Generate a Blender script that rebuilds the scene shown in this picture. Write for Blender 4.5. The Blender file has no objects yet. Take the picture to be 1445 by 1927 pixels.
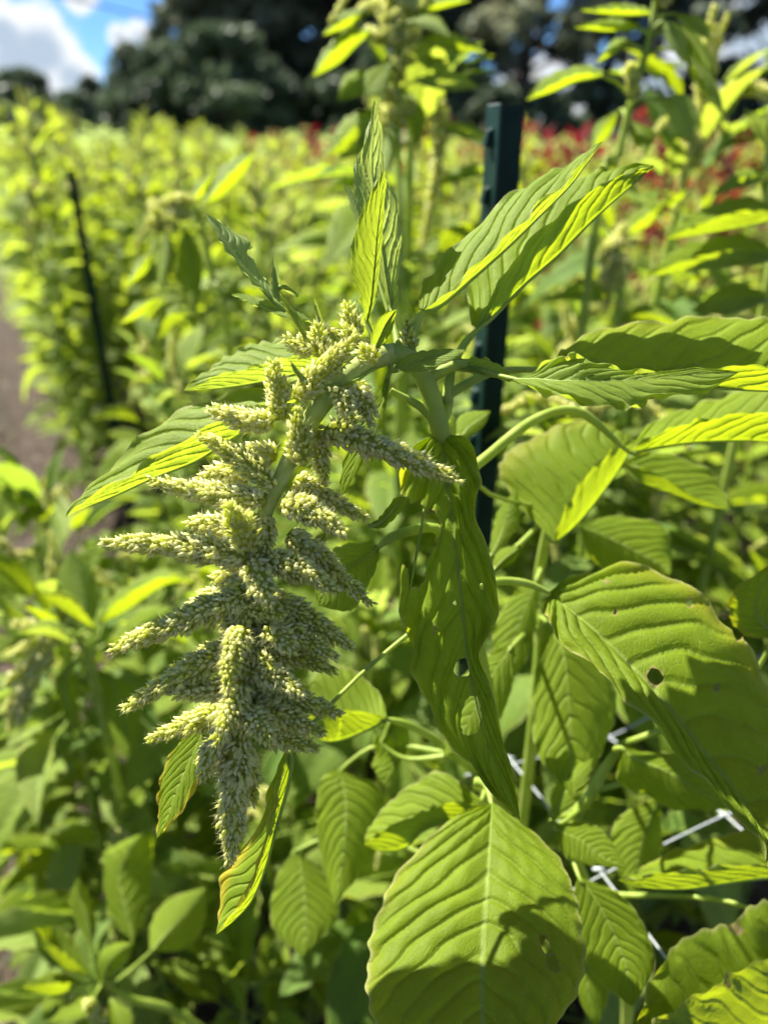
import bpy, math, random
import numpy as np
from mathutils import Matrix, Vector
R = math.radians
sc = bpy.context.scene
C = sc.collection
# ------------------------------------------------------------------ camera, sky, sun, exposure
W, H, F = 1445.0, 1927.0, 1402.0
CAMZ, PITCH = 1.45, R(26.6)
cam_d = bpy.data.cameras.new('camera'); cam = bpy.data.objects.new('camera', cam_d); C.objects.link(cam)
cam.location = (0, 0, CAMZ); cam.rotation_euler = (math.pi/2 - PITCH, 0, 0)
cam_d.sensor_fit = 'VERTICAL'; cam_d.sensor_height = 36.0; cam_d.lens = 36.0*F/H
cam_d.clip_start = 0.01; cam_d.clip_end = 3000
cam_d.dof.use_dof = True; cam_d.dof.focus_distance = 0.425; cam_d.dof.aperture_fstop = 3.3; cam_d.dof.aperture_blades = 7
sc.camera = cam
SUN_AZ, SUN_EL = R(-50), R(50)             # azimuth from +Y, negative = left
fwd = np.array([0, math.cos(PITCH), -math.sin(PITCH)]); upv = np.array([0, math.sin(PITCH), math.cos(PITCH)]); rgt = np.array([1.0, 0, 0])
cam_pos = np.array([0, 0, CAMZ])
def P(x, y, d): return cam_pos + d*(fwd + rgt*(x - W/2)/F + upv*(H/2 - y)/F)
def ray(x, y):
    v = fwd + rgt*(x - W/2)/F + upv*(H/2 - y)/F
    return v/np.linalg.norm(v)

sc.render.engine = 'CYCLES'
cy = sc.cycles
cy.use_denoising = True; cy.use_adaptive_sampling = True; cy.adaptive_threshold = 0.02
cy.max_bounces = 8; cy.diffuse_bounces = 3; cy.glossy_bounces = 2; cy.transmission_bounces = 3; cy.transparent_max_bounces = 6
cy.caustics_reflective = False; cy.caustics_refractive = False
sc.view_settings.view_transform = 'Standard'; sc.view_settings.look = 'None'
sc.view_settings.exposure = 1.82; sc.view_settings.gamma = 1.0

world = bpy.data.worlds.new('World'); sc.world = world; world.use_nodes = True
wn, wl = world.node_tree.nodes, world.node_tree.links
wn.clear()
wo = wn.new('ShaderNodeOutputWorld'); bg = wn.new('ShaderNodeBackground'); bg.inputs['Strength'].default_value = 0.050
sky = wn.new('ShaderNodeTexSky'); sky.sky_type = 'NISHITA'; sky.sun_disc = False
sky.sun_elevation = SUN_EL; sky.sun_rotation = SUN_AZ; sky.air_density = 0.75; sky.dust_density = 0.0; sky.ozone_density = 4.0
tc = wn.new('ShaderNodeTexCoord')
def wmath(op, a, b=None):
    n = wn.new('ShaderNodeMath'); n.operation = op
    for k, v in enumerate((a, b)):
        if v is None: continue
        if isinstance(v, (int, float)): n.inputs[k].default_value = v
        else: wl.new(v, n.inputs[k])
    return n.outputs[0]
nz = wn.new('ShaderNodeTexNoise'); nz.inputs['Scale'].default_value = 14; nz.inputs['Detail'].default_value = 6; nz.inputs['Roughness'].default_value = .6
wl.new(tc.outputs['Generated'], nz.inputs['Vector'])
n2 = wn.new('ShaderNodeTexNoise'); n2.inputs['Scale'].default_value = 3.1; n2.inputs['Detail'].default_value = 7; n2.inputs['Roughness'].default_value = .62
mp = wn.new('ShaderNodeMapping'); mp.inputs['Location'].default_value = (3.3, 1.7, 0.4)
wl.new(tc.outputs['Generated'], mp.inputs['Vector']); wl.new(mp.outputs[0], n2.inputs['Vector'])
# cumulus heaps: (px, py, radius px) turned into directions of the sky; a scatter of others goes on round the horizon
heaps = [ray(x, y).tolist() + [r/F] for x, y, r in ((85,95,58), (30,130,75), (140,150,46), (60,190,62), (5,70,42), (262,82,30), (225,70,20), (150,-14,30), (1330,175,70), (1440,60,80), (1010,195,70), (1240,160,60))]
rr = random.Random(5)
for k in range(16):
    az = R(rr.uniform(45, 315)); el = R(rr.uniform(6, 35)); q = rr.uniform(.07, .16)
    for j in range(3):
        a2, e2 = az + rr.uniform(-.12, .12), el + rr.uniform(-.02, .04)
        heaps.append([math.sin(a2)*math.cos(e2), math.cos(a2)*math.cos(e2), math.sin(e2), q*rr.uniform(.5, 1)])
dens = None
for hx, hy, hz, hr in heaps:
    d = wn.new('ShaderNodeVectorMath'); d.operation = 'DISTANCE'; wl.new(tc.outputs['Generated'], d.inputs[0]); d.inputs[1].default_value = (hx, hy, hz)
    v = wmath('SUBTRACT', 1.0, wmath('DIVIDE', d.outputs['Value'], hr*1.25))
    dens = v if dens is None else wmath('MAXIMUM', dens, v)
dens = wmath('MAXIMUM', dens, -0.6)
dsum = wmath('ADD', dens, wmath('MULTIPLY', wmath('SUBTRACT', nz.outputs[0], .5), 1.5))
mr = wn.new('ShaderNodeMapRange'); mr.interpolation_type = 'SMOOTHSTEP'; mr.inputs['From Min'].default_value = .0; mr.inputs['From Max'].default_value = .3
wl.new(dsum, mr.inputs['Value'])
sh = wn.new('ShaderNodeMapRange'); sh.interpolation_type = 'SMOOTHSTEP'; sh.inputs['From Min'].default_value = .25; sh.inputs['From Max'].default_value = .8
wl.new(dsum, sh.inputs['Value'])
ccol = wn.new('ShaderNodeMix'); ccol.data_type = 'RGBA'; ccol.inputs[6].default_value = (6.2, 6.35, 6.5, 1); ccol.inputs[7].default_value = (3.0, 3.7, 4.5, 1)
wl.new(sh.outputs[0], ccol.inputs[0])
smix = wn.new('ShaderNodeMix'); smix.data_type = 'RGBA'
deep = wn.new('ShaderNodeMix'); deep.data_type = 'RGBA'; deep.blend_type = 'MULTIPLY'; deep.inputs[0].default_value = 1.0; deep.inputs[7].default_value = (.50, .70, .92, 1); wl.new(sky.outputs[0], deep.inputs[6])
wl.new(mr.outputs[0], smix.inputs[0]); wl.new(deep.outputs[2], smix.inputs[6]); wl.new(ccol.outputs[2], smix.inputs[7])
wl.new(smix.outputs[2], bg.inputs['Color']); wl.new(bg.outputs[0], wo.inputs['Surface'])

sun_d = bpy.data.lights.new('sun', 'SUN'); sun = bpy.data.objects.new('sun', sun_d); C.objects.link(sun)
sun_d.energy = 5.0; sun_d.angle = R(0.53); sun_d.color = (1.0, 0.95, 0.86)
sdir = Vector((math.sin(SUN_AZ)*math.cos(SUN_EL), math.cos(SUN_AZ)*math.cos(SUN_EL), math.sin(SUN_EL)))
sun.rotation_euler = sdir.to_track_quat('Z', 'Y').to_euler(); sun.location = (0, 0, 30)

# ------------------------------------------------------------------ materials
def mat(name):
    m = bpy.data.materials.new(name); m.use_nodes = True; m.node_tree.nodes.clear()
    return m, m.node_tree.nodes, m.node_tree.links
class NT:
    def __init__(s, name): s.m, s.n, s.l = mat(name)
    def math(s, op, a, b=None, c=None, clamp=False):
        n = s.n.new('ShaderNodeMath'); n.operation = op; n.use_clamp = clamp
        for k, v in enumerate((a, b, c)):
            if v is None: continue
            if isinstance(v, (int, float)): n.inputs[k].default_value = v
            else: s.l.new(v, n.inputs[k])
        return n.outputs[0]
    def mix(s, f, a, b, mode='MIX'):
        n = s.n.new('ShaderNodeMix'); n.data_type = 'RGBA'; n.blend_type = mode
        for k, v in ((0, f), (6, a), (7, b)):
            if isinstance(v, (int, float)): n.inputs[k].default_value = v
            elif isinstance(v, tuple): n.inputs[k].default_value = v if len(v) == 4 else v + (1,)
            else: s.l.new(v, n.inputs[k])
        return n.outputs[2]
    def rng(s, v, a, b, c=0., d=1., smooth=True):
        n = s.n.new('ShaderNodeMapRange'); n.interpolation_type = 'SMOOTHSTEP' if smooth else 'LINEAR'
        s.l.new(v, n.inputs['Value'])
        for k, x in (('From Min', a), ('From Max', b), ('To Min', c), ('To Max', d)): n.inputs[k].default_value = x
        return n.outputs[0]
    def noise(s, vec, scale, detail=3, rough=.5, out=0):
        n = s.n.new('ShaderNodeTexNoise'); n.inputs['Scale'].default_value = scale; n.inputs['Detail'].default_value = detail; n.inputs['Roughness'].default_value = rough
        if vec is not None: s.l.new(vec, n.inputs['Vector'])
        return n.outputs[out]
    def coord(s, k='Object'): return s.n.new('ShaderNodeTexCoord').outputs[k]
    def bump(s, h, strength, dist):
        n = s.n.new('ShaderNodeBump'); n.inputs['Strength'].default_value = strength; n.inputs['Distance'].default_value = dist; s.l.new(h, n.inputs['Height'])
        return n.outputs[0]
    def leafy(s, col, tcol, mixf, rough=.55, spec=.3, nrm=None):
        p = s.n.new('ShaderNodeBsdfPrincipled'); p.inputs['Roughness'].default_value = rough; p.inputs['Specular IOR Level'].default_value = spec
        t = s.n.new('ShaderNodeBsdfTranslucent'); x = s.n.new('ShaderNodeMixShader'); o = s.n.new('ShaderNodeOutputMaterial')
        for sock, v in ((p.inputs['Base Color'], col), (t.inputs['Color'], tcol), (x.inputs[0], mixf)):
            if isinstance(v, tuple): sock.default_value = v if len(v) == 4 else v + (1,)
            elif isinstance(v, (int, float)): sock.default_value = v
            else: s.l.new(v, sock)
        if nrm is not None: s.l.new(nrm, p.inputs['Normal']); s.l.new(nrm, t.inputs['Normal'])
        s.l.new(p.outputs[0], x.inputs[1]); s.l.new(t.outputs[0], x.inputs[2]); s.l.new(x.outputs[0], o.inputs['Surface'])
        return s.m
    def plain(s, col, rough=.8, spec=.3, nrm=None, metal=0.):
        p = s.n.new('ShaderNodeBsdfPrincipled'); p.inputs['Roughness'].default_value = rough; p.inputs['Specular IOR Level'].default_value = spec; p.inputs['Metallic'].default_value = metal
        o = s.n.new('ShaderNodeOutputMaterial')
        if isinstance(col, tuple): p.inputs['Base Color'].default_value = col + (1,)
        else: s.l.new(col, p.inputs['Base Color'])
        if nrm is not None: s.l.new(nrm, p.inputs['Normal'])
        s.l.new(p.outputs[0], o.inputs['Surface'])
        return s.m

NV, VK, VP = 11.0, 0.30, 1.2            # vein count and slant, shared by the leaf meshes and their material
def leaf_material(name, top, under, trans, vein, tvein, mixf=.5):
    s = NT(name)
    uv = s.n.new('ShaderNodeUVMap'); sp = s.n.new('ShaderNodeSeparateXYZ'); s.l.new(uv.outputs[0], sp.inputs[0])
    oi = s.n.new('ShaderNodeObjectInfo'); oc = s.n.new('ShaderNodeSeparateColor'); s.l.new(oi.outputs['Color'], oc.inputs[0])
    yel, pale, deep = oc.outputs[0], oc.outputs[1], oc.outputs[2]
    u = sp.outputs[0]; av = s.math('ABSOLUTE', s.math('MULTIPLY', s.math('SUBTRACT', sp.outputs[1], .5), 2.0))
    co = s.coord('Object')
    ph = s.math('MULTIPLY', s.math('SUBTRACT', u, s.math('MULTIPLY', s.math('POWER', av, VP), VK)), NV)
    pp = s.math('PINGPONG', ph, .5)
    vm = s.math('MULTIPLY', s.rng(pp, .035, .005), s.rng(av, 1.0, .55))
    mid = s.rng(av, .035, .012)
    vm = s.math('MAXIMUM', s.math('MULTIPLY', vm, .55), mid)
    uvs = s.n.new('ShaderNodeMapping'); uvs.inputs['Scale'].default_value = (1.0, .6, 1); s.l.new(uv.outputs[0], uvs.inputs[0])
    vo = s.n.new('ShaderNodeTexVoronoi'); vo.feature = 'DISTANCE_TO_EDGE'; vo.inputs['Scale'].default_value = 55; s.l.new(uvs.outputs[0], vo.inputs['Vector'])
    net = s.rng(vo.outputs[0], .09, .0)
    n1 = s.noise(co, 35, 4, .6); n2 = s.noise(co, 9, 2)
    var = s.rng(n1, .3, .7)
    top2 = s.mix(s.math('MULTIPLY', var, .45), top, tuple(c*k for c, k in zip(top, (1.4, 1.25, 1.1))))
    geo = s.n.new('ShaderNodeNewGeometry')
    base = s.mix(geo.outputs['Backfacing'], top2, under)
    base = s.mix(s.math('MULTIPLY', s.rng(s.noise(co, 18, 5, .65), .38, .68), .38), base, tuple(c*.6 for c in top))
    fleck = s.math('MULTIPLY', s.rng(s.noise(co, 420, 2), .66, .72), .35); base = s.mix(fleck, base, (.36, .40, .14, 1))
    base = s.mix(s.math('MULTIPLY', net, .14), base, vein)
    base = s.mix(vm, base, vein)
    base = s.mix(deep, base, (.055, .135, .035, 1))
    base = s.mix(pale, base, (.30, .40, .12, 1))
    # yellowed margins and tips on ageing leaves
    edge = s.math('ADD', s.math('MULTIPLY', av, .75), s.math('ADD', s.math('MULTIPLY', s.math('SUBTRACT', n2, .5), 1.1), s.math('MULTIPLY', u, .15)))
    yf = s.math('MULTIPLY', s.rng(edge, .62, 1.05), yel, clamp=True)
    base = s.mix(yf, base, (.45, .38, .03, 1))
    backlit_rim = s.math('MULTIPLY', s.rng(av, .95, .995), .6)  # pale margin: backlit glow of the fine edge hairs put into the colour
    base = s.mix(backlit_rim, base, (.42, .40, .16, 1))
    spots = s.math('MULTIPLY', s.rng(s.noise(co, 120, 1), .74, .79), s.rng(n2, .5, .62))
    base = s.mix(s.math('MULTIPLY', spots, .55), base, (.12, .08, .02, 1))
    vcn = s.n.new('ShaderNodeVertexColor'); vcn.layer_name = 'col'; vsep = s.n.new('ShaderNodeSeparateColor'); s.l.new(vcn.outputs[0], vsep.inputs[0]); dam = s.rng(vsep.outputs[0], .75, .15)
    base = s.mix(dam, base, (.30, .24, .09, 1))
    tr = s.mix(s.math('MULTIPLY', var, .4), trans, tuple(c*k for c, k in zip(trans, (1.12, 1.05, 1))))
    tr = s.mix(s.math('MULTIPLY', net, .25), tr, tvein)
    tr = s.mix(s.math('MULTIPLY', vm, .75), tr, tvein)
    tr = s.mix(deep, tr, (.20, .36, .03, 1))
    tr = s.mix(yf, tr, (.80, .62, .02, 1))
    tr = s.mix(s.math('MULTIPLY', pale, .6), tr, (.62, .72, .26, 1))
    mot = s.rng(s.noise(co, 18, 5, .65), .38, .68); tr = s.mix(s.math('MULTIPLY', mot, .35), tr, tuple(c*.62 for c in trans)); tr = s.mix(dam, tr, (.30, .24, .06, 1))
    hgt = s.math('ADD', s.math('MULTIPLY', s.math('SUBTRACT', 1., net), .2), s.math('MULTIPLY', n1, .5))
    hgt = s.math('ADD', hgt, s.math('MULTIPLY', s.rng(pp, .0, .22), s.rng(av, 1.0, .8, 0, 1.6)))
    nb = s.bump(hgt, .5, .0016)
    return s.leafy(base, tr, mixf, .6, .2, nb)
M = {}
M['leaf'] = leaf_material('amaranth_leaf', (.155, .236, .011), (.20, .275, .05), (.45, .57, .010), (.27, .35, .07), (.29, .40, .014))
M['red_leaf'] = leaf_material('red_amaranth_leaf', (.12, .010, .016), (.12, .02, .03), (.26, .010, .025), (.2, .04, .05), (.2, .01, .02))
s = NT('stem'); n = s.noise(s.coord('Object'), 60, 4)
M['stem'] = s.leafy(s.mix(s.rng(n, .3, .7), (.24, .34, .04), (.36, .44, .09)), (.50, .60, .04), .32, .5, .35, s.bump(n, .3, .001))
s = NT('fuzzy_stem'); n = s.noise(s.coord('Object'), 160, 4)
M['fuzzy'] = s.leafy(s.mix(s.rng(n, .3, .7), (.36, .44, .10), (.52, .58, .20)), (.55, .62, .10), .35, .8, .2, s.bump(n, .6, .001))
def vcol_mat(name, mixf, rough=.6):
    s = NT(name); a = s.n.new('ShaderNodeVertexColor'); a.layer_name = 'col'
    return s.leafy(a.outputs[0], a.outputs[0], mixf, rough, .35)
M['floret'] = vcol_mat('amaranth_floret', .55)
M['soil_bits'] = vcol_mat('plant_litter', .1, .85)
M['grass'] = vcol_mat('path_grass', .4)
s = NT('soil'); co = s.coord('Object'); a = s.noise(co, 1.3, 4); b = s.noise(co, 30, 6, .65)
M['soil'] = s.plain(s.mix(s.rng(b, .3, .7), s.mix(a, (.020, .014, .010), (.036, .025, .018)), (.075, .056, .041)), .95, .15, s.bump(b, .9, .02))
s = NT('post_paint'); co = s.coord('Object'); a = s.noise(co, 25, 4); b = s.noise(co, 300, 2)
M['post'] = s.plain(s.mix(s.rng(a, .35, .75), (.0012, .016, .010), (.004, .026, .018)), .5, .16, s.bump(b, .25, .001))
M['post_highlight'] = NT('highlight_grey').plain((.30, .33, .32), .4, .5)  # light grey standing in for the highlight on the post tops
M['net'] = NT('net_plastic').leafy((.52, .56, .56), (.5, .54, .54), .3, .35, .5)
s = NT('tree_leaf'); oi = s.n.new('ShaderNodeObjectInfo'); n = s.noise(s.coord('Object'), .6, 3)
tcol = s.mix(s.rng(n, .3, .7), (.075, .10, .058), (.17, .19, .11)); tcol = s.mix(1.0, tcol, oi.outputs['Color'], 'MULTIPLY')
M['tree'] = s.leafy(tcol, tcol, .25, .6, .3)
s = NT('bark'); n = s.noise(s.coord('Object'), 6, 5); M['bark'] = s.plain(s.mix(n, (.035, .028, .022), (.10, .08, .065)), .9, .2, s.bump(n, .8, .05))
M['cable'] = NT('cable').plain((.03, .03, .03), .6)

# ------------------------------------------------------------------ mesh helpers
class MB:
    def __init__(s): s.v, s.f, s.uv, s.c, s.n = [], [], [], [], 0
    def add(s, v, f, uv=None, c=None):
        v = np.asarray(v, float).reshape(-1, 3)
        s.f.extend([[i + s.n for i in q] for q in (f.tolist() if isinstance(f, np.ndarray) else f)])
        s.v.append(v); k = len(v); s.n += k
        s.uv.append(np.zeros((k, 2)) + .5 if uv is None else np.asarray(uv, float).reshape(-1, 2))
        c = np.ones((k, 3)) if c is None else np.zeros((k, 3)) + np.asarray(c, float)
        s.c.append(c)
        return s
    def mesh(s, name, m, smooth=True):
        me = bpy.data.meshes.new(name); V = np.concatenate(s.v)
        me.from_pydata(V.tolist(), [], s.f)
        li = np.zeros(len(me.loops), np.int32); me.loops.foreach_get('vertex_index', li)
        ul = me.uv_layers.new(name='UVMap'); ul.data.foreach_set('uv', np.concatenate(s.uv)[li].ravel())
        ca = me.color_attributes.new('col', 'FLOAT_COLOR', 'POINT'); cc = np.ones((len(V), 4)); cc[:, :3] = np.concatenate(s.c)
        ca.data.foreach_set('color', cc.ravel())
        if smooth: me.polygons.foreach_set('use_smooth', np.ones(len(me.polygons), bool))
        me.materials.append(M[m]); me.update()
        return me
def obj(name, me, parent=None):
    o = bpy.data.objects.new(name, me); C.objects.link(o)
    if parent is not None: o.parent = parent
    return o
def empty(name, loc): o = obj(name, None); o.location = Vector(loc); o.empty_display_size = .05; return o
def child(name, mb, m, root, smooth=True, local=False):
    """mesh given in world coordinates, stored relative to its thing's base"""
    if not local:
        off = np.array(root_loc(root)); mb.v = [v - off for v in mb.v]
    return obj(name, mb.mesh(name, m, smooth), root)
def root_loc(o):
    l = np.zeros(3)
    while o is not None: l += np.array(o.location); o = o.parent
    return l
def tag(o, label, cat=None, group=None, kind=None):
    if label: o['label'] = label
    if cat: o['category'] = cat
    if group: o['group'] = group
    if kind: o['kind'] = kind
    return o
def spline(pts, n):
    p = np.asarray(pts, float); k = len(p)
    if k == 2: t = np.linspace(0, 1, n)[:, None]; return p[0]*(1-t) + p[1]*t
    q = np.vstack([2*p[0]-p[1], p, 2*p[-1]-p[-2]])
    t = np.linspace(0, k-1, n); i = np.minimum(t.astype(int), k-2); f = (t - i)[:, None]
    a, b, c, d = q[i], q[i+1], q[i+2], q[i+3]
    return .5*((2*b) + (c-a)*f + (2*a-5*b+4*c-d)*f**2 + (3*b-a-3*c+d)*f**3)
def tube(pts, rad, seg=8, n=None, caps=True):
    p = spline(pts, n or max(8, 5*len(pts))); k = len(p)
    r = np.interp(np.linspace(0, 1, k), np.linspace(0, 1, len(np.atleast_1d(rad))), np.atleast_1d(rad)) if np.ndim(rad) else np.full(k, rad)
    t = np.gradient(p, axis=0); t /= np.linalg.norm(t, axis=1)[:, None] + 1e-12
    ref = np.array([.31, .17, .93]); a = np.cross(t, ref); a /= np.linalg.norm(a, axis=1)[:, None] + 1e-9; b = np.cross(t, a)
    th = np.linspace(0, 2*math.pi, seg, endpoint=False)
    v = p[:, None] + r[:, None, None]*(np.cos(th)[None, :, None]*a[:, None] + np.sin(th)[None, :, None]*b[:, None])
    f = []
    for i in range(k-1):
        for j in range(seg): f.append([i*seg+j, i*seg+(j+1) % seg, (i+1)*seg+(j+1) % seg, (i+1)*seg+j])
    if caps: f.append(list(range(seg))[::-1]); f.append([(k-1)*seg+j for j in range(seg)])
    return v.reshape(-1, 3), f
def inpoly(x, y, poly):
    ins = np.zeros(x.shape, bool); n = len(poly)
    for i in range(n):
        x1, y1 = poly[i]; x2, y2 = poly[(i+1) % n]
        c = ((y1 > y) != (y2 > y)) & (x < (x2-x1)*(y-y1)/((y2-y1) or 1e-9) + x1); ins ^= c
    return ins
def snap(x, y, poly):
    best, bx, by = 1e18, x, y
    for i in range(len(poly)):
        x1, y1 = poly[i]; x2, y2 = poly[(i+1) % len(poly)]; dx, dy = x2-x1, y2-y1
        t = max(0, min(1, ((x-x1)*dx + (y-y1)*dy)/(dx*dx+dy*dy+1e-9))); qx, qy = x1+t*dx, y1+t*dy
        d = (x-qx)**2 + (y-qy)**2
        if d < best: best, bx, by = d, qx, qy
    return bx, by
def leaf_grid(mid, A, B, nu, nv, relief=.1, wave=.0, bulge=.06, seed=0, rib=.0011, face=1, rough=0.):
    """mid rib and the two margins as rows of points -> sheet with raised panels between the side veins"""
    rs = np.random.RandomState(seed)
    m, a, b = spline(mid, nu), spline(A, nu), spline(B, nu)
    u = np.linspace(0, 1, nu); t = np.gradient(m, axis=0); L = np.linalg.norm(np.diff(m, axis=0), axis=1).sum()
    nn = np.cross(t, a - b); ln = np.linalg.norm(nn, axis=1)[:, None]; nn = nn/(ln + 1e-12)
    nn[0], nn[-1] = nn[1], nn[-2]
    v = np.concatenate([-np.linspace(1, 0, nv+1)**.9, np.linspace(0, 1, nv+1)[1:]**.9])
    verts = np.zeros((nu, len(v), 3)); sp = L/NV
    ph0 = rs.rand(4)*6.28; wa = rs.rand(6)
    def warp(sd): return u + (.014*np.sin(6.283*(1.7*u + wa[sd])) + .009*np.sin(6.283*(4.3*u + wa[sd+2])) + .006*np.sin(6.283*(8.1*u + wa[sd+4])))*np.sin(np.pi*u)
    uw = [warp(0), warp(1)]
    for j, vv in enumerate(v):
        av = abs(vv); e = (b if vv > 0 else a)
        if rough:   # uneven margin
            k = 1 - rough*np.clip((av-.6)/.4, 0, 1)*(.5+.5*np.sin(u*61+ph0[2]+(3 if vv > 0 else 0))*np.sin(u*23+ph0[3]))
        else: k = 1
        pt = m + (e - m)*(av*k if np.ndim(k) == 0 else (av*k)[:, None])
        side = e - m; hn = np.cross(t, side)*(-1 if vv > 0 else 1); hl = np.linalg.norm(hn, axis=1)[:, None]; hn = hn/(hl + 1e-12)
        hn = hn*np.where((hn*nn).sum(1) < -.2, -1, 1)[:, None]
        hw = np.linalg.norm(side, axis=1)
        ph = NV*(uw[1 if vv > 0 else 0] - VK*av**VP)
        h = relief*sp*(np.abs(np.sin(math.pi*ph))**.6)*(1 + .16*np.sin(6.283*(av*5.5 + np.floor(ph)*.37 + wa[2])))*np.minimum(1, av*3.5)*(1 - .45*av)*np.minimum(1, hw/(sp*.8))
        h = h + bulge*hw*4*av*(1-av)
        h = h + wave*sp*np.sin(2*math.pi*ph*.55 + ph0[0] + (1.7 if vv > 0 else 0))*av**3*np.minimum(1, hw/(sp*.8))*(1+.6*np.sin(u*17+ph0[1]))
        verts[:, j] = pt + face*hn*h[:, None]
    q = len(v); f = []
    for i in range(nu-1):
        for j in range(q-1):
            w = [i*q+j, i*q+j+1, (i+1)*q+j+1, (i+1)*q+j]
            f.append(w if face > 0 else w[::-1])
    uv = np.stack(np.broadcast_arrays(u[:, None], .5 + .5*v[None]), -1).copy()
    uv[:, v < 0, 0] = uw[0][:, None]; uv[:, v > 0, 0] = uw[1][:, None]; uv[:, v == 0, 0] = ((uw[0]+uw[1])/2)[:, None]
    return verts, f, uv, m, L

# ------------------------------------------------------------------ the setting: ground
hd = R(-26.6); rowd = np.array([math.sin(hd), math.cos(hd)]); rown = np.array([math.cos(hd), -math.sin(hd)])
def g1(k): return np.sinh(np.linspace(-1, 1, k)*7.0)/math.sinh(7.0)
k = 161; gx = g1(k)*400; gy = g1(k)*400
X, Y = np.meshgrid(gx, gy, indexing='ij')
S = X*rown[0] + Y*rown[1]
rs = np.random.RandomState(3)
Z = .018*np.sin(X*9+1)*np.cos(Y*7.3) + .012*np.sin(X*23+Y*17) + .008*rs.rand(k, k)
Z = Z*np.exp(-(X**2+Y**2)/200) + np.where((S > 0.1) & (S < 1.0), .03, 0) - .02
f = []
for i in range(k-1):
    for j in range(k-1): f.append([i*k+j, (i+1)*k+j, (i+1)*k+j+1, i*k+j+1])
mb = MB().add(np.stack([X, Y, Z], -1), f)
ground = obj('ground', mb.mesh('ground', 'soil')); tag(ground, 'brown bare soil of the field under the plants', None, None, 'structure')

def ribbon(base, dirv, ln, w, wd, col, bend=0., segs=2):
    """a narrow blade tapering to a point"""
    base, dirv, wd = map(np.asarray, (base, dirv, wd)); pts = []
    for i in range(segs+1):
        t = i/segs; c = base + dirv*ln*t + np.array([0, 0, -1])*bend*ln*t*t
        if i < segs: pts += [c - wd*w*(1-t*.7), c + wd*w*(1-t*.7)]
        else: pts.append(c)
    fs = [[2*i, 2*i+1, 2*i+3, 2*i+2] for i in range(segs-1)] + [[2*segs-2, 2*segs-1, 2*segs]]
    return pts, fs, col
rg = random.Random(11)
mb = MB()
for i in range(9000):                                                # grass of the path
    a = 3.0 + 0*i; t = .4 + 11*rg.random()**1.8; sl = -.10 - 1.5*rg.random()**1.3
    x, y = rowd*t + rown*sl
    if rg.random() < .35 and math.sin(x*5)*math.sin(y*4+1) > 0: continue
    an = rg.uniform(0, 6.28); el = rg.uniform(.5, 1.4); d = (math.cos(an)*math.cos(el), math.sin(an)*math.cos(el), math.sin(el))
    g = rg.uniform(.6, 1.2); col = (.10*g, .14*g, .045*g) if rg.random() < .7 else (.25*g, .22*g, .11*g)
    p_, f_, c_ = ribbon((x, y, -.02), d, rg.uniform(.04, .13), .0025, (-math.sin(an), math.cos(an), 0), col, .35)
    mb.add(p_, f_, None, c_)
tag(obj('path_grass', mb.mesh('path_grass', 'grass')), 'thin grey-green grass along the path left of the crop', 'grass', None, 'stuff')
mb = MB()
for i in range(7000):                                                # dry leaves, straw and chips lying on the soil
    t = .2 + 6*rg.random()**1.6; sl = rg.uniform(-.9, 2.2)
    x, y = rowd*t + rown*sl; an = rg.uniform(0, 6.28); ln = rg.uniform(.012, .07); w = rg.uniform(.002, .010) if rg.random() < .6 else .0018
    g = rg.uniform(.5, 1.5); col = rg.choice([(.22, .15, .10), (.30, .23, .16), (.12, .085, .06), (.36, .30, .24), (.26, .16, .11)]); col = tuple(c*g*.5 for c in col)
    d = np.array([math.cos(an), math.sin(an), rg.uniform(-.1, .25)]); wd = np.array([-math.sin(an), math.cos(an), rg.uniform(-.4, .4)])
    b = np.array([x, y, rg.uniform(.0, .035)])
    mb.add([b-wd*w*.6, b+wd*w*.6, b+d*ln*.5+wd*w+[0, 0, ln*.12], b+d*ln*.5-wd*w+[0, 0, ln*.12], b+d*ln], [[0, 1, 2, 3], [3, 2, 4]], None, col)
tag(obj('plant_litter', mb.mesh('plant_litter', 'soil_bits', False)), 'dry leaves, straw and stem bits scattered on the soil', 'litter', None, 'stuff')

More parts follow.
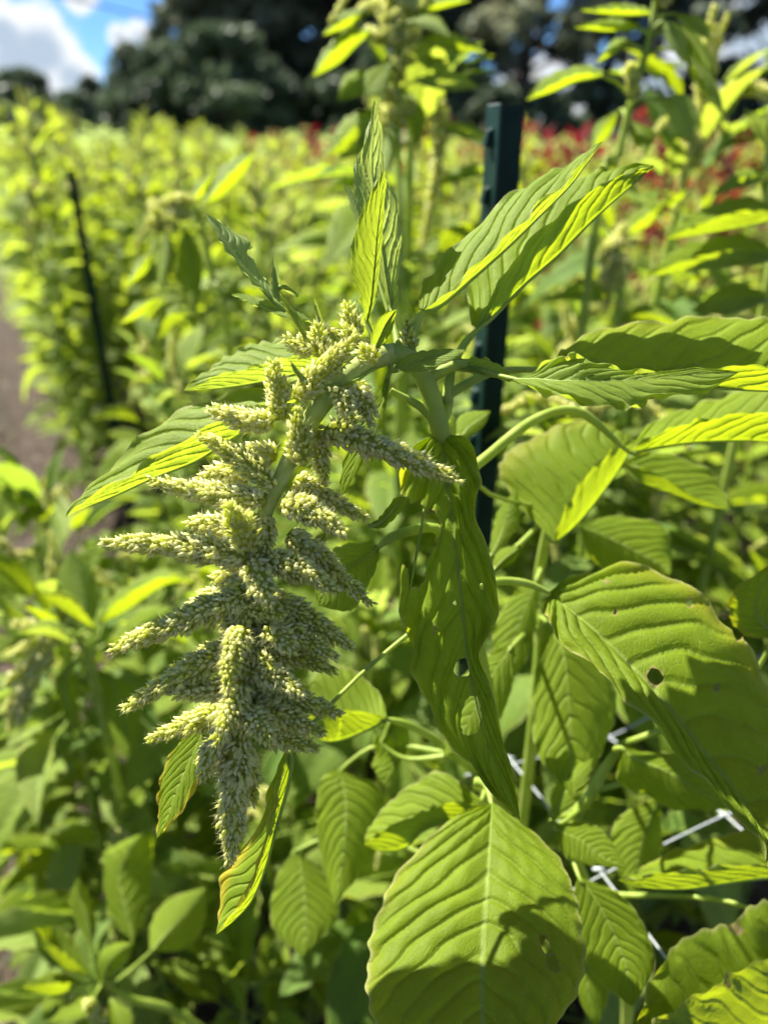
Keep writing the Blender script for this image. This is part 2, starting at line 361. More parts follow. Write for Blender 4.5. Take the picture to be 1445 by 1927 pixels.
# ------------------------------------------------------------------ the tree line
def tree_mesh(seed, h, rx, z0, nclump, nleaf, lsize):
    r = np.random.RandomState(seed); tb = MB(); cb = MB()
    tb.add(*tube([(0, 0, -.3), (.1, 0, h*.3), (-.1, .1, h*.62), (0, 0, h*.93)], [h*.024, h*.019, h*.012, .03], 8))
    cl = []
    for i in range(nclump):
        t = r.rand()**.8; z = z0 + (h - z0)*t; prof = (math.sin(math.pi*min(1, .18 + .82*t)**1.1))**.6 if t > .1 else .75
        rad = rx*prof*math.sqrt(r.rand())*1.0; an = r.rand()*6.283
        c = np.array([rad*math.cos(an), rad*math.sin(an), z]); cl.append((c, (.07 + .13*r.rand())*rx*1.3))
        if i % 3 == 0: tb.add(*tube([(0, 0, max(h*.2, z*.65)), c*[.5, .5, 1]*1.0 - [0, 0, .12*h*(1-t)], c], [h*.008, h*.005, .02], 5, 7))
    q = r.choice(len(cl), nleaf); cen = np.array([cl[i][0] for i in q]); cr = np.array([cl[i][1] for i in q])
    g = r.normal(size=(nleaf, 3)); g /= np.linalg.norm(g, axis=1)[:, None]; g *= (r.rand(nleaf)**.45)[:, None]; g[:, 2] *= .65
    pc = cen + g*cr[:, None]
    a = r.normal(size=(nleaf, 3)); a /= np.linalg.norm(a, axis=1)[:, None]; b = np.cross(a, r.normal(size=(nleaf, 3))); b /= np.linalg.norm(b, axis=1)[:, None]
    sz = lsize*(.6 + .8*r.rand(nleaf))[:, None]
    v = np.stack([pc - a*sz, pc + b*sz*.45, pc + a*sz, pc - b*sz*.45], 1).reshape(-1, 3)
    cb.add(v, np.arange(nleaf*4).reshape(-1, 4))
    return tb.mesh('trunk', 'bark'), cb.mesh('crown', 'tree', False)
def put_tree(name, meshes, px, dist, label, cat, col, scale=1., rot=0., group=None, py=258):
    p = ray(px, py); p = p[:2]/np.linalg.norm(p[:2])*dist
    o = empty(name, (p[0], p[1], 0)); o.rotation_euler = (0, 0, rot); o.scale = (scale,)*3
    for nme, me in zip(('trunk', 'crown'), meshes):
        c_ = obj(nme, me, o); c_.color = col + (1,)
    tag(o, label, cat, group); return o
TD = tree_mesh(1, 17, 5.2, 2.0, 300, 34000, .26)      # dense broadleaf
TO = tree_mesh(2, 16, 5.6, 3.6, 70, 9000, .28)        # open crown with sky gaps
TP = tree_mesh(3, 19, 4.2, 1.8, 100, 13000, .30)      # tall soft conifer-like
BU = tree_mesh(4, 4.2, 2.6, .15, 60, 7000, .22)       # undergrowth
tg = 'trees of the dark line behind the field'
put_tree('broadleaf_tree', TD, 535, 46, 'largest dense dark tree, rising past the top edge above the drooping left plant', 'tree', (1, 1, 1), 1.0, .3, tg)
put_tree('broadleaf_tree', TD, 395, 62, 'dark tree whose left shoulder meets the small white cloud', 'tree', (.95, 1, .95), .72, 2.1, tg)
put_tree('broadleaf_tree', TD, 262, 62, 'rounded dark tree below the small cloud, lower than the big tree', 'tree', (.9, 1.05, .95), .42, 1.2, tg)
put_tree('broadleaf_tree', TD, 185, 66, 'low rounded dark tree left of the taller rounded one', 'tree', (.9, 1, 1), .32, 4.0, tg)
put_tree('broadleaf_tree', TD, 100, 90, 'low distant tree under the big white cloud', 'tree', (.9, 1, 1), .34, 5.0, tg)
put_tree('broadleaf_tree', TD, 40, 95, 'lowest distant tree second from the left edge of the photo', 'tree', (.9, 1, 1), .29, 5.6, tg)
put_tree('broadleaf_tree', TD, -20, 70, 'distant dark tree cut by the left edge of the photo', 'tree', (.85, 1, 1), .26, 0.6, tg)
put_tree('broadleaf_tree', TD, 640, 50, 'dark tree behind the tall upright plant at top centre', 'tree', (.95, 1, 1.05), 1.0, 3.3, tg)
put_tree('broadleaf_tree', TD, 805, 56, 'dark tree between the tall upright plant and the green post', 'tree', (.9, 1, 1.05), 1.05, 1.9, tg)
put_tree('soft_conifer', TP, 975, 42, 'grey-green soft-crowned tree right behind the top of the green post', 'tree', (2.2, 2.0, 2.0), .95, .4, tg)
put_tree('open_tree', TO, 1130, 50, 'open-crowned dark tree with sky gaps right of the green post', 'tree', (.9, 1, 1.1), 1.0, .9, tg)
put_tree('open_tree', TO, 1290, 46, 'open-crowned dark tree behind the leaning stem at top right', 'tree', (.9, 1, 1.1), 1.0, 3.2, tg)
put_tree('open_tree', TO, 1440, 47, 'open-crowned dark tree cut by the right edge', 'tree', (.9, 1, 1.1), .95, 5.2, tg)
ORD = ['first', 'second', 'third', 'fourth', 'fifth', 'sixth', 'seventh', 'eighth', 'ninth', 'tenth', 'eleventh', 'twelfth', 'thirteenth', 'fourteenth', 'fifteenth', 'sixteenth', 'seventeenth', 'eighteenth', 'nineteenth', 'twentieth', 'twenty-first', 'twenty-second']
for i, px in enumerate((-30, 60, 150, 240, 330, 430, 530, 620, 720, 830, 930, 1030, 1120, 1210, 1300, 1390, 1470)):
    put_tree('shrub', BU, px, 39 + 3*math.sin(i*2.3), 'dark shrub at the foot of the tree line, %s from the left' % ORD[i], 'shrub', (.8, .95, .85), (.95 + .25*math.sin(i*1.7))*(.8 if px > 1000 or px < 200 else 1.1), i*1.3, 'undergrowth shrubs')
a, b = P(-700, -230, 40), P(700, 180, 62)
cb = empty('overhead_cable', a*0.5 + b*0.5); t_ = np.linspace(0, 1, 20)
c0 = [P(115, -8, 30) + (P(115, -8, 30) - P(300, 38, 36))*2, P(115, -8, 30), P(300, 38, 36), P(300, 38, 36) + (P(300, 38, 36) - P(115, -8, 30))*1.5]
bpy.data.objects.remove(cb)
cbo = obj('overhead_cable', MB().add(*tube(c0, .045, 6, 24)).mesh('overhead_cable', 'cable')); tag(cbo, 'thin dark overhead cable crossing the blue sky at top left', 'cable')

# ------------------------------------------------------------------ green steel T-post(s)
def t_post(base, height, rot, label, wide=1.0):
    o = empty('fence_post', base); o.rotation_euler = (0, 0, rot)
    fw, ft, wd = .019*wide, .0022, .030*wide
    # section in local x (away from flange), y (across flange)
    sec = [(-ft, -fw), (ft, -fw+.003), (ft, -.0028), (wd, -.0022), (wd, .0022), (ft, .0028), (ft, fw-.003), (-ft, fw)]
    v, f = [], []; lev = [-.05, height-.004, height]
    for li, z in enumerate(lev):
        k_ = 1 if li < 2 else .9
        v += [(x*k_, y*k_, z) for x, y in sec]
    n_ = len(sec)
    for l in range(2):
        for j in range(n_): f.append([l*n_+j, l*n_+(j+1) % n_, (l+1)*n_+(j+1) % n_, (l+1)*n_+j])
    f += [[16+j for j in (0, 1, 2, 5, 6, 7)], [16+j for j in (2, 3, 4, 5)]]
    child('shaft', MB().add(v, f), 'post', o, False, True)
    me = None; z = height - .038
    sv = [(-ft, -.007, 0), (-ft, .007, 0), (-ft, .007, .018), (-ft, -.007, .018), (-ft-.008, -.005, .002), (-ft-.008, .005, .002), (-ft-.005, .004, .015), (-ft-.005, -.004, .015)]
    sf = [[4, 5, 6, 7], [0, 1, 5, 4], [1, 2, 6, 5], [2, 3, 7, 6], [3, 0, 4, 7]]
    me = MB().add(sv, sf).mesh('stud', 'post', False)
    while z > .35: st = obj('stud', me, o); st.location = (0, 0, z); z -= .054
    cm = MB().add([(-ft*.9, -fw*.9, 0), (ft*.9, -fw*.75, 0), (ft*.9, fw*.75, 0), (-ft*.9, fw*.9, 0), (-ft*.9, -fw*.9, .0008), (ft*.9, -fw*.75, .0008), (ft*.9, fw*.75, .0008), (-ft*.9, fw*.9, .0008)], [[4, 5, 6, 7], [0, 1, 5, 4], [1, 2, 6, 5], [2, 3, 7, 6], [3, 0, 4, 7]]).mesh('top_edge_highlight', 'post_highlight', False)  # thin pale plate: the highlight at the top corners put in as colour
    ce = obj('top_edge_highlight', cm, o); ce.location = (0, 0, height + .0002)
    tag(o, label, 'fence post'); return o
pt = P(962, 198, .74); pb = P(928, 1000, .98)
tp = t_post((pt[0], pt[1], 0), pt[2], R(13), 'dark green steel post standing behind the flower cluster')
tp.location = (pt[0]-.016, pt[1], 0)
t_post((-1.04, 2.71, 0), 1.36, R(-10), 'thin dark green post far along the row at left', .72)
p3 = P(100, 330, 7.5); t_post((p3[0]+.25, p3[1]+1, 0), 1.25, R(10), 'farthest dark post half hidden in the left of the row', 1.0)

# white trellis net lying level through the crop
k0 = P(1130, 1650, .70); zn = k0[2]
net = empty('trellis_net', (k0[0], k0[1], 0)); rn = random.Random(4)
def npnt(a_, b_):
    q = np.array([k0[0], k0[1]]) + rowd*a_*.15 + rown*b_*.15
    return np.array([q[0] + .008*math.sin(a_*3+b_), q[1] + .008*math.cos(a_+b_*2.), zn + .012*math.sin(a_*1.9+b_*2.3) - .0 + (.0)])
for b_ in range(0, 5):
    mb = MB(); pts = [npnt(a_, b_) for a_ in range(-2, 2)]; mb.add(*tube(pts, .0011, 6, 16)); child('net_strand', mb, 'net', net)
for a_ in range(-2, 2):
    mb = MB(); pts = [npnt(a_, b_ - (.4 if b_ == 0 else 0)) for b_ in range(0, 5)]; mb.add(*tube(pts, .0010, 6, 25)); child('net_strand', mb, 'net', net)
kb = MB(); kb.add(*tube([(-.006, 0, 0), (0, 0, 0), (.006, 0, 0)], [.001, .0030, .001], 8, 9)); kme = kb.mesh('net_knot', 'net')
for a_ in range(-2, 2):
    for b_ in range(0, 5):
        o = obj('net_knot', kme, net); o.location = Vector(npnt(a_, b_)) - net.location
tag(net, 'white plastic trellis net strung among the lower leaves', 'net')

# ------------------------------------------------------------------ flower spikes
CREAM, YG = np.array([.97, .94, .48]), np.array([.70, .75, .09])
def spike_mb(axis, r0, r1, seed, green=.3, step=.0025, flen=.0060, hairs=3, fat=.98, tint=None):
    rs = np.random.RandomState(seed); mb = MB()
    ax = spline(axis, 60); seg = np.linalg.norm(np.diff(ax, axis=0), axis=1); s_ = np.concatenate([[0], np.cumsum(seg)]); L = s_[-1]
    tg_ = np.gradient(ax, axis=0); tg_ /= np.linalg.norm(tg_, axis=1)[:, None]
    prof = lambda t: (r0*(1-t) + r1*t)*np.minimum(1, (.55 + 1.6*t))*np.sqrt(np.clip((1.02-t)*3.2, 0, 1))
    tt = np.linspace(0, 1, 12); core = np.maximum(prof(tt)*.62, .0006)
    mb.add(*tube(np.stack([np.interp(tt*L, s_, ax[:, k_]) for k_ in range(3)], 1), core, 8, 24), None, YG*.75)
    nr = max(4, int(L/step)); P0, D0, T0 = [], [], []
    for i in range(nr):
        t = (i + .5)/nr; rad = prof(t); n_ = max(3, int(2*math.pi*rad/step*.72))
        c = np.array([np.interp(t*L, s_, ax[:, k_]) for k_ in range(3)]); tn = np.array([np.interp(t*L, s_, tg_[:, k_]) for k_ in range(3)]); tn /= np.linalg.norm(tn)
        a = np.cross(tn, [.3, .2, .9]); a /= np.linalg.norm(a); b = np.cross(tn, a)
        for j in range(n_):
            th = 6.2832*(j + .5*(i % 2) + .5*rs.rand())/n_; rd = a*math.cos(th) + b*math.sin(th)
            lump = .80 + .32*math.sin(2*th + i*.35 + seed) * math.sin(i*.8 + seed) + .18*rs.rand()
            P0.append(c + rd*rad*.62*lump); D0.append(rd*(.70 - .40*t + .3*rs.rand()) + tn*(.62 + .5*t) + rs.normal(size=3)*.2); T0.append(t)
    P0, D0, T0 = np.array(P0), np.array(D0), np.array(T0); D0 /= np.linalg.norm(D0, axis=1)[:, None]; N = len(P0)
    ln = flen*(.75 + .55*rs.rand(N))[:, None]*(1 - .35*T0[:, None]); wd = ln*.24*fat*(.8 + .5*rs.rand(N))[:, None]
    a = np.cross(D0, rs.normal(size=(N, 3))); a /= np.linalg.norm(a, axis=1)[:, None]; b = np.cross(D0, a)
    q1 = P0 + D0*ln*.42; v = np.stack([P0 - D0*ln*.1, q1 + a*wd, q1 + b*wd, q1 - a*wd, q1 - b*wd, P0 + D0*ln], 1)
    base = np.array([[0, 2, 1], [0, 3, 2], [0, 4, 3], [0, 1, 4], [1, 2, 5], [2, 3, 5], [3, 4, 5], [4, 1, 5]])
    fs = (np.arange(N)[:, None, None]*6 + base[None]).reshape(-1, 3)
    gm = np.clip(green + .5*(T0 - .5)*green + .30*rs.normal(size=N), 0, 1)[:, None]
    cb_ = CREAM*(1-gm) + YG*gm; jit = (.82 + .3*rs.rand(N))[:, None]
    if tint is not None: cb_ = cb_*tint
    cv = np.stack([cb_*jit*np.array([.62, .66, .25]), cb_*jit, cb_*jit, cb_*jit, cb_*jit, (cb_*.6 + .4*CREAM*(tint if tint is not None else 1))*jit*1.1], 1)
    mb.add(v.reshape(-1, 3), fs, None, np.clip(cv, 0, .9).reshape(-1, 3))
    if hairs:
        Nh = N*hairs; idx = np.repeat(np.arange(N), hairs); dh = D0[idx] + rs.normal(size=(Nh, 3))*.55; dh /= np.linalg.norm(dh, axis=1)[:, None]
        lh = ln[idx]*(.8 + .6*rs.rand(Nh))[:, None]; w_ = np.cross(dh, rs.normal(size=(Nh, 3))); w_ /= np.linalg.norm(w_, axis=1)[:, None]; w_ *= .00011*(flen/.0058)
        o_ = P0[idx] + D0[idx]*ln[idx]*.3
        hv = np.stack([o_ - w_, o_ + w_, o_ + dh*lh], 1).reshape(-1, 3)
        mb.add(hv, np.arange(Nh*3).reshape(-1, 3), None, CREAM*.95*(tint if tint is not None else 1))
    return mb

# ------------------------------------------------------------------ main plant
class Plant:
    def __init__(s, name, stem_pts, rad, label, cat='plant', group=None, m='stem'):
        s.pts = np.array(stem_pts); b = s.pts[0]
        s.root = empty(name, b); tag(s.root, label, cat, group)
        s.stem = child('stem', MB().add(*tube(s.pts, rad, 12, 12*len(s.pts))), m, s.root); s.fine = spline(s.pts, 200)
LS = [0]
def mk_leaf(plant, st, d, a=0., b=0., pet=None, pr=.0022, yellow=0., pale=0., holes=(), relief=.09, wave=.12, bulge=.05, nu=84, nv=15, rib=.0011, label=None, face=1, auto=True, rough=.05, name='leaf', tr=None):
    LS[0] += 1; n = len(st); st = np.array(st, float)
    if tr is None: tr = np.ndim(a) == 0 and a >= .02 and b < 0
    if tr: st = st[:, [4, 5, 2, 3, 0, 1]]; bulge = .03; relief *= .8     # folded up along the mid rib: the near half hides it, its margin on top
    dd = np.interp(np.linspace(0, 1, n), np.linspace(0, 1, len(d)), d)
    def prof(o_):
        if np.ndim(o_): return np.interp(np.linspace(0, 1, n), np.linspace(0, 1, len(o_)), o_)
        return o_*np.sin(np.pi*np.linspace(0, 1, n))**.7
    pa, pb_ = prof(a), prof(b)
    mid = np.array([P(x[0], x[1], q) for x, q in zip(st, dd)])
    A = np.array([P(x[2], x[3], q+w) for x, q, w in zip(st, dd, pa)]); B = np.array([P(x[4], x[5], q+w) for x, q, w in zip(st, dd, pb_)])
    # which winding shows the upper face on side A
    i = n//2; nn = np.cross(mid[min(i+1, n-1)] - mid[i-1], A[i] - mid[i]); fc = 1 if np.dot(nn, cam_pos - mid[i]) > 0 else -1
    v, f, uv, m, L = leaf_grid(mid, A, B, nu, nv, relief, wave, bulge, LS[0], rib, fc*face, rough)
    V = v.reshape(-1, 3).copy(); mb = MB(); vc = np.ones((len(V), 3)); rj = random.Random(LS[0])
    if len(holes):
        rel = V - cam_pos; dz = rel@fwd; px = (rel@rgt)/dz*F + W/2; py = H/2 - (rel@upv)/dz*F
        for hp in holes:
            hq = []
            for (xa, ya), (xb, yb) in zip(hp, hp[1:] + hp[:1]):          # ragged bite marks
                hq.append((xa, ya)); ll = math.hypot(xb-xa, yb-ya)
                for tt in (.25, .5, .75): hq.append((xa+(xb-xa)*tt + rj.uniform(-.09, .09)*ll, ya+(yb-ya)*tt + rj.uniform(-.09, .09)*ll))
            hp = hq
            ins = inpoly(px, py, hp); f = [q for q in f if not all(ins[k_] for k_ in q)]
            used = set(k_ for q in f for k_ in q)
            for k_ in np.nonzero(ins)[0]:
                if k_ in used:
                    x, y = snap(px[k_], py[k_], hp); V[k_] = P(x, y, dz[k_]); vc[k_] = 0.
                    px[k_], py[k_] = x, y
    mb.add(V, f, uv.reshape(-1, 2), vc)
    lf = child(name, mb, 'leaf', plant.root); lf.color = (yellow, pale, 0, 1)
    if label: lf['label'] = label
    # petiole / mid rib tube
    base = m[0]
    if pet is None and auto:
        k_ = np.argmin(np.linalg.norm(plant.fine - (base + [0, 0, -.01]), axis=1)); q = plant.fine[k_]
        t0 = m[0] - m[2]; t0 /= np.linalg.norm(t0); dist = np.linalg.norm(q - base)
        path = [q, q*.4 + base*.6 + t0*dist*.15, base] if dist > .004 else None
    elif pet is not None: path = [P(*q) for q in pet] + [base]
    else: path = None
    rt = MB(); ribp = m[:int(len(m)*.93)]
    nrm = np.cross(np.gradient(m, axis=0), spline(A, nu) - spline(B, nu)); nrm /= np.linalg.norm(nrm, axis=1)[:, None] + 1e-12
    nrm = -nrm[:len(ribp)]*fc*face*rib*np.linspace(1.1, .3, len(ribp))[:, None]
    rib *= .75
    full = list(ribp[::6] + nrm[::6])
    rad = [rib*1.6*(1-k_/len(full))+rib*.2 for k_ in range(len(full))]
    if path is not None: full = path[:-1] + full; rad = [pr*1.25, pr] + [pr]*(len(path)-3) + rad if len(path) > 2 else [pr] + rad
    rad = rad[:len(full)]
    rt.add(*tube(full, rad, 8, 4*len(full)))
    po = child('petiole', rt, 'stem', lf); return lf

ms = [P(970, 1927, .60), P(940, 1490, .565), P(876, 1120, .51), P(848, 900, .468), P(826, 800, .450), P(800, 715, .445), P(772, 676, .44), P(735, 664, .435)]
g0 = ms[0].copy(); g0[2] = 0.; g0[1] += .04; g1_ = g0*.5 + ms[0]*.5
A1 = Plant('amaranth_plant', [g0, g1_] + ms, [.009, .008, .0078, .0075, .007, .0065, .0058, .0058, .0058, .006], 'pale green amaranth in focus with drooping flower cluster and chewed leaves', 'plant')
rach = [P(740, 665, .436), P(690, 682, .43), P(640, 722, .425), P(592, 780, .42), P(553, 850, .418), P(527, 905, .416), P(500, 965, .415), P(480, 1040, .415), P(465, 1120, .415), P(458, 1200, .415), P(452, 1300, .415), P(448, 1400, .415)]
inf = child('flower_cluster', MB().add(*tube(rach, [.0062, .0062, .006, .0055, .005, .0045, .0042, .004, .0035, .003, .0025, .002], 12, 90)), 'fuzzy', A1.root)
# spikes: base px, tip px (with optional middle), width px, depth base, depth tip, greenness
SP = [((450,1385),(440,1500),(432,1622), 70,.415,.410,.12), ((612,812),(705,838),(866,906), 52,.418,.405,.15), ((628,818),(648,800),(670,782), 36,.412,.400,.5),
 ((515,798),(455,790),(392,770), 46,.418,.412,.02), ((528,790),(522,735),(516,680), 46,.412,.404,.6), ((556,750),(610,695),(674,632), 46,.415,.404,.5),
 ((565,875),(562,822),(560,770), 44,.410,.398,.7), ((520,920),(450,860),(376,820), 50,.415,.408,.45), ((500,945),(390,928),(283,905), 52,.412,.408,.12),
 ((470,895),(420,890),(374,902), 44,.428,.430,.05), ((470,1030),(452,990),(430,950), 60,.405,.385,.65), ((465,1050),(330,1028),(194,1020), 56,.412,.405,.18),
 ((440,995),(400,986),(355,985), 46,.428,.430,.02), ((535,945),(590,965),(648,1003), 52,.408,.392,.25), ((555,900),(620,940),(688,975), 46,.432,.436,.25),
 ((545,1000),(620,1070),(700,1138), 46,.428,.430,.3), ((505,1050),(570,1075),(634,1112), 52,.412,.402,.2), ((478,1060),(490,1095),(507,1138), 56,.405,.388,.2),
 ((462,1120),(340,1170),(210,1224), 56,.412,.402,.3), ((450,1120),(395,1128),(345,1150), 46,.425,.428,.05), ((450,1215),(340,1270),(236,1334), 54,.412,.402,.3),
 ((450,1300),(380,1300),(312,1302), 44,.410,.405,.05), ((450,1330),(370,1358),(280,1392), 46,.425,.425,.35), ((455,1180),(438,1235),(428,1295), 56,.402,.388,.4),
 ((448,1285),(438,1335),(408,1400), 52,.402,.390,.3), ((428,1370),(398,1410),(382,1468), 42,.410,.405,.1), ((500,1120),(580,1165),(662,1218), 54,.425,.425,.35),
 ((480,1160),(560,1195),(634,1238), 50,.418,.415,.25), ((480,1215),(560,1235),(630,1263), 50,.425,.425,.45), ((485,1255),(530,1280),(570,1308), 46,.405,.392,.03),
 ((475,1285),(560,1315),(640,1345), 52,.422,.422,.35), ((475,1325),(540,1350),(607,1380), 52,.415,.412,.35), ((465,1340),(488,1362),(512,1398), 48,.400,.388,.25),
 ((480,1365),(540,1390),(598,1408), 48,.425,.425,.4), ((640,735),(648,755),(655,775), 40,.410,.402,.02), ((668,722),(682,752),(700,800), 42,.418,.414,.05),
 ((668,650),(662,612),(654,572), 40,.432,.430,.65), ((605,672),(600,640),(598,612), 36,.420,.415,.6), ((592,662),(565,650),(535,640), 32,.425,.422,.3),
 ((640,690),(590,625),(640,630), 34,.428,.430,.1), ((775,660),(768,630),(765,602), 24,.440,.438,.6), ((705,680),(695,668),(680,655), 34,.418,.410,.5),
 ((545,1010),(580,1035),(640,1068), 46,.425,.428,.3), ((470,1230),(420,1225),(370,1230), 44,.425,.43,.1), ((520,860),(480,850),(440,862), 44,.425,.428,.1),
 ((585,800),(600,850),(612,905), 46,.428,.430,.3), ((470,1090),(440,1080),(400,1092), 44,.42,.425,.1), ((455,1400),(470,1460),(476,1510), 40,.425,.43,.4), ((445,1400),(425,1450),(418,1500), 36,.42,.424,.1),
 ((500,1185),(530,1200),(548,1230), 44,.405,.395,.15)]
rq = random.Random(9)
for y0, y1, x0, x1, w_ in ((965, 1125, 500, 465, 52), (1110, 1295, 466, 456, 54), (1280, 1405, 456, 448, 58), (800, 860, 580, 550, 40)):
    SP.append(((x0, y0), ((x0+x1)/2 + 3, (y0+y1)/2), (x1, y1), w_, .415, .415, .3))
for k in range(7):
    y = rq.uniform(930, 1390); x = np.interp(y, [905, 1040, 1200, 1400], [527, 480, 458, 448]); sd = rq.choice([-1, 1, 1]); ln = rq.uniform(45, 100); an = R(rq.uniform(10, 65))
    dz_ = rq.uniform(-.022, .012)
    tx, ty = x + sd*ln*math.cos(an), y + ln*math.sin(an)
    SP.append(((x, y), ((x+tx)/2 + sd*4, (y+ty)/2 - 6), (tx, ty), rq.uniform(38, 50), .415, .415 + dz_, rq.uniform(.05, .5)))
for i, (b_, m_, t_, w_, d0, d1, gr) in enumerate(SP):
    ax = [P(b_[0], b_[1], d0), P(m_[0], m_[1], (d0+d1)/2), P(t_[0], t_[1], d1)]
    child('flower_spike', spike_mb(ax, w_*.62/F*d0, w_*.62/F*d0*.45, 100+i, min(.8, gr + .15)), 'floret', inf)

LF = lambda *a, **k: mk_leaf(A1, *a, **k)
# (mid x,y, side A x,y, side B x,y) from base to tip; side A shows its upper face
LF([(690,606,688,606,692,606),(699,560,676,565,704,560),(705,500,658,500,712,505),(711,430,667,432,717,432),(719,360,697,360,722,362),(723,318,722,318,724,318)], (.436,.425), -.008, .012, pale=.12, relief=.13)
LF([(736,580,735,580,738,580),(727,530,712,525,750,510),(716,450,690,450,753,465),(708,385,668,365,746,388),(700,320,664,318,722,318),(703,250,688,252,713,260),(706,190,704,190,707,190)], (.452,.462), -.008, .024, pale=.75, relief=.13)
LF([(690,455,689,455,691,455),(678,420,684,422,670,418),(663,375,676,378,655,372),(648,344,649,344,647,345)], (.465,.47), .0, .004, pale=.6, pet=[(735,600,.452),(710,520,.46)], pr=.0012)
LF([(792,585,788,583,796,586),(830,562,792,545,832,570),(880,518,823,497,886,524),(940,458,898,424,952,466),(1000,402,973,355,1012,408),(1060,347,1054,318,1070,350),(1100,303,1096,293,1106,303),(1133,267,1132,267,1134,267)], (.440,.455), .024, -.010, pet=[(772,668,.441),(776,640,.441),(784,608,.44)], pr=.0026, pale=.1, relief=.13, label='long folded leaf reaching up in front of the post')
LF([(892,617,886,612,898,620),(915,575,880,560,935,585),(950,515,890,480,990,530),(1004,443,960,420,1048,480),(1060,395,1030,372,1105,422),(1110,360,1090,334,1160,372),(1165,330,1150,316,1205,335),(1230,312,1229,311,1230,314)], (.462,.490), .028, -.014, pet=[(838,760,.455),(848,700,.457),(872,650,.46)], pr=.0026, relief=.13)
LF([(702,664,700,664,705,666),(716,632,697,636,722,645),(726,610,706,606,738,622),(738,592,726,588,743,598),(746,582,745,582,747,583)], (.425,.418), -.004, .003, pale=.1, nu=40, pr=.0012)
LF([(738,698,737,696,740,699),(765,688,760,672,772,701),(800,676,792,661,812,697),(840,667,835,657,846,680),(877,659,876,658,878,660)], (.430,.415), .006, -.004, pale=.35, nu=50, pr=.0016)
# chewed, twisted leaf at right: a scrap by the stem, then the long blade
LF([(852,690,850,686,853,694),(885,688,872,673,888,700),(920,696,912,672,918,708),(950,708,945,690,945,716),(966,716,966,714,966,718)], (.446,.440), .004, -.003, pet=[(805,712,.446),(828,698,.446)], pr=.0024, pale=.3, nu=50, rough=.25, wave=.3)
LF([(960,714,958,712,962,716),(1000,712,1000,703,990,729),(1045,716,1052,664,1036,748),(1095,716,1092,668,1095,764),(1150,716,1145,686,1155,772),(1200,714,1192,700,1190,776),(1250,710,1255,698,1252,752),(1320,704,1320,692,1322,744),(1388,700,1387,699,1388,702)], (.430,.408,.405,.408), .004, -.010, pet=[(852,690,.446),(905,700,.443)], pr=.0016, pale=.18, wave=.25, rough=.16, nu=110, relief=.08,
   holes=[[(1212,770),(1222,748),(1238,752),(1240,790),(1205,790)],[(1335,736),(1352,724),(1380,728),(1350,760)],[(1052,655),(1066,660),(1070,676),(1062,672)]], label='twisted torn leaf, its edge chewed ragged, crossing the post')
LF([(1040,690,1040,684,1040,696),(1110,680,1071,646,1110,700),(1180,688,1143,615,1190,712),(1260,690,1241,602,1280,722),(1350,690,1340,596,1360,730),(1440,690,1430,598,1450,735),(1520,700,1510,620,1520,735),(1600,715,1600,714,1600,716)], (.475,.470), .045, -.018, pet=[(838,745,.456),(930,700,.47)], pr=.0026, relief=.14, yellow=.2)
LF([(1180,848,1178,846,1182,850),(1240,815,1235,790,1250,838),(1310,792,1300,765,1320,830),(1390,778,1380,738,1400,828),(1470,775,1460,725,1480,828),(1560,780,1560,778,1560,782)], (.56,.53), .05, -.02, pet=[(860,900,.50),(905,868,.52),(1005,790,.54),(1090,775,.55)], pr=.0036, relief=.12)
# hanging leaf riddled with holes
LF([(826,816,820,815,832,816),(834,850,780,838,884,832),(842,915,746,905,907,900),(852,985,756,985,896,965),(862,1070,744,1080,925,1050),(872,1160,757,1172,940,1150),(880,1240,773,1245,905,1228),(893,1310,795,1312,928,1305),(912,1385,840,1388,946,1390),(940,1460,902,1462,965,1455),(978,1543,977,1543,979,1543)], (.452,.442,.428,.418,.412), .012, -.002, yellow=.4, wave=.22, rough=.06, nu=200, nv=30, relief=.18, pr=.0028,
   holes=[[(740,934),(755,930),(770,938),(772,948),(790,944),(800,958),(820,962),(829,980),(829,1000),(818,1030),(805,1050),(800,1090),(785,1108),(772,1110),(768,1070),(756,1060),(744,1072),(730,1050),(730,940)],
          [(853,1262),(858,1246),(872,1237),(881,1240),(884,1270),(868,1274),(856,1270)], [(812,1180),(822,1176),(826,1188),(816,1194)],[(900,1100),(908,1096),(912,1108),(904,1112)],[(850,1130),(860,1128),(862,1138),(852,1142)],[(868,1340),(876,1318),(888,1306),(900,1314),(906,1340),(902,1372),(890,1384),(872,1384),(866,1362)]], label='hanging leaf riddled with chewed holes')
LF([(798,958,797,956,799,958),(792,1000,789,1000,794,1000),(780,1060,778,1060,783,1060),(773,1105,772,1105,774,1105)], (.432,.428), auto=False, nu=20, nv=3, pale=.4, rib=.0005, name='leaf_rib_scrap', relief=0, wave=0)
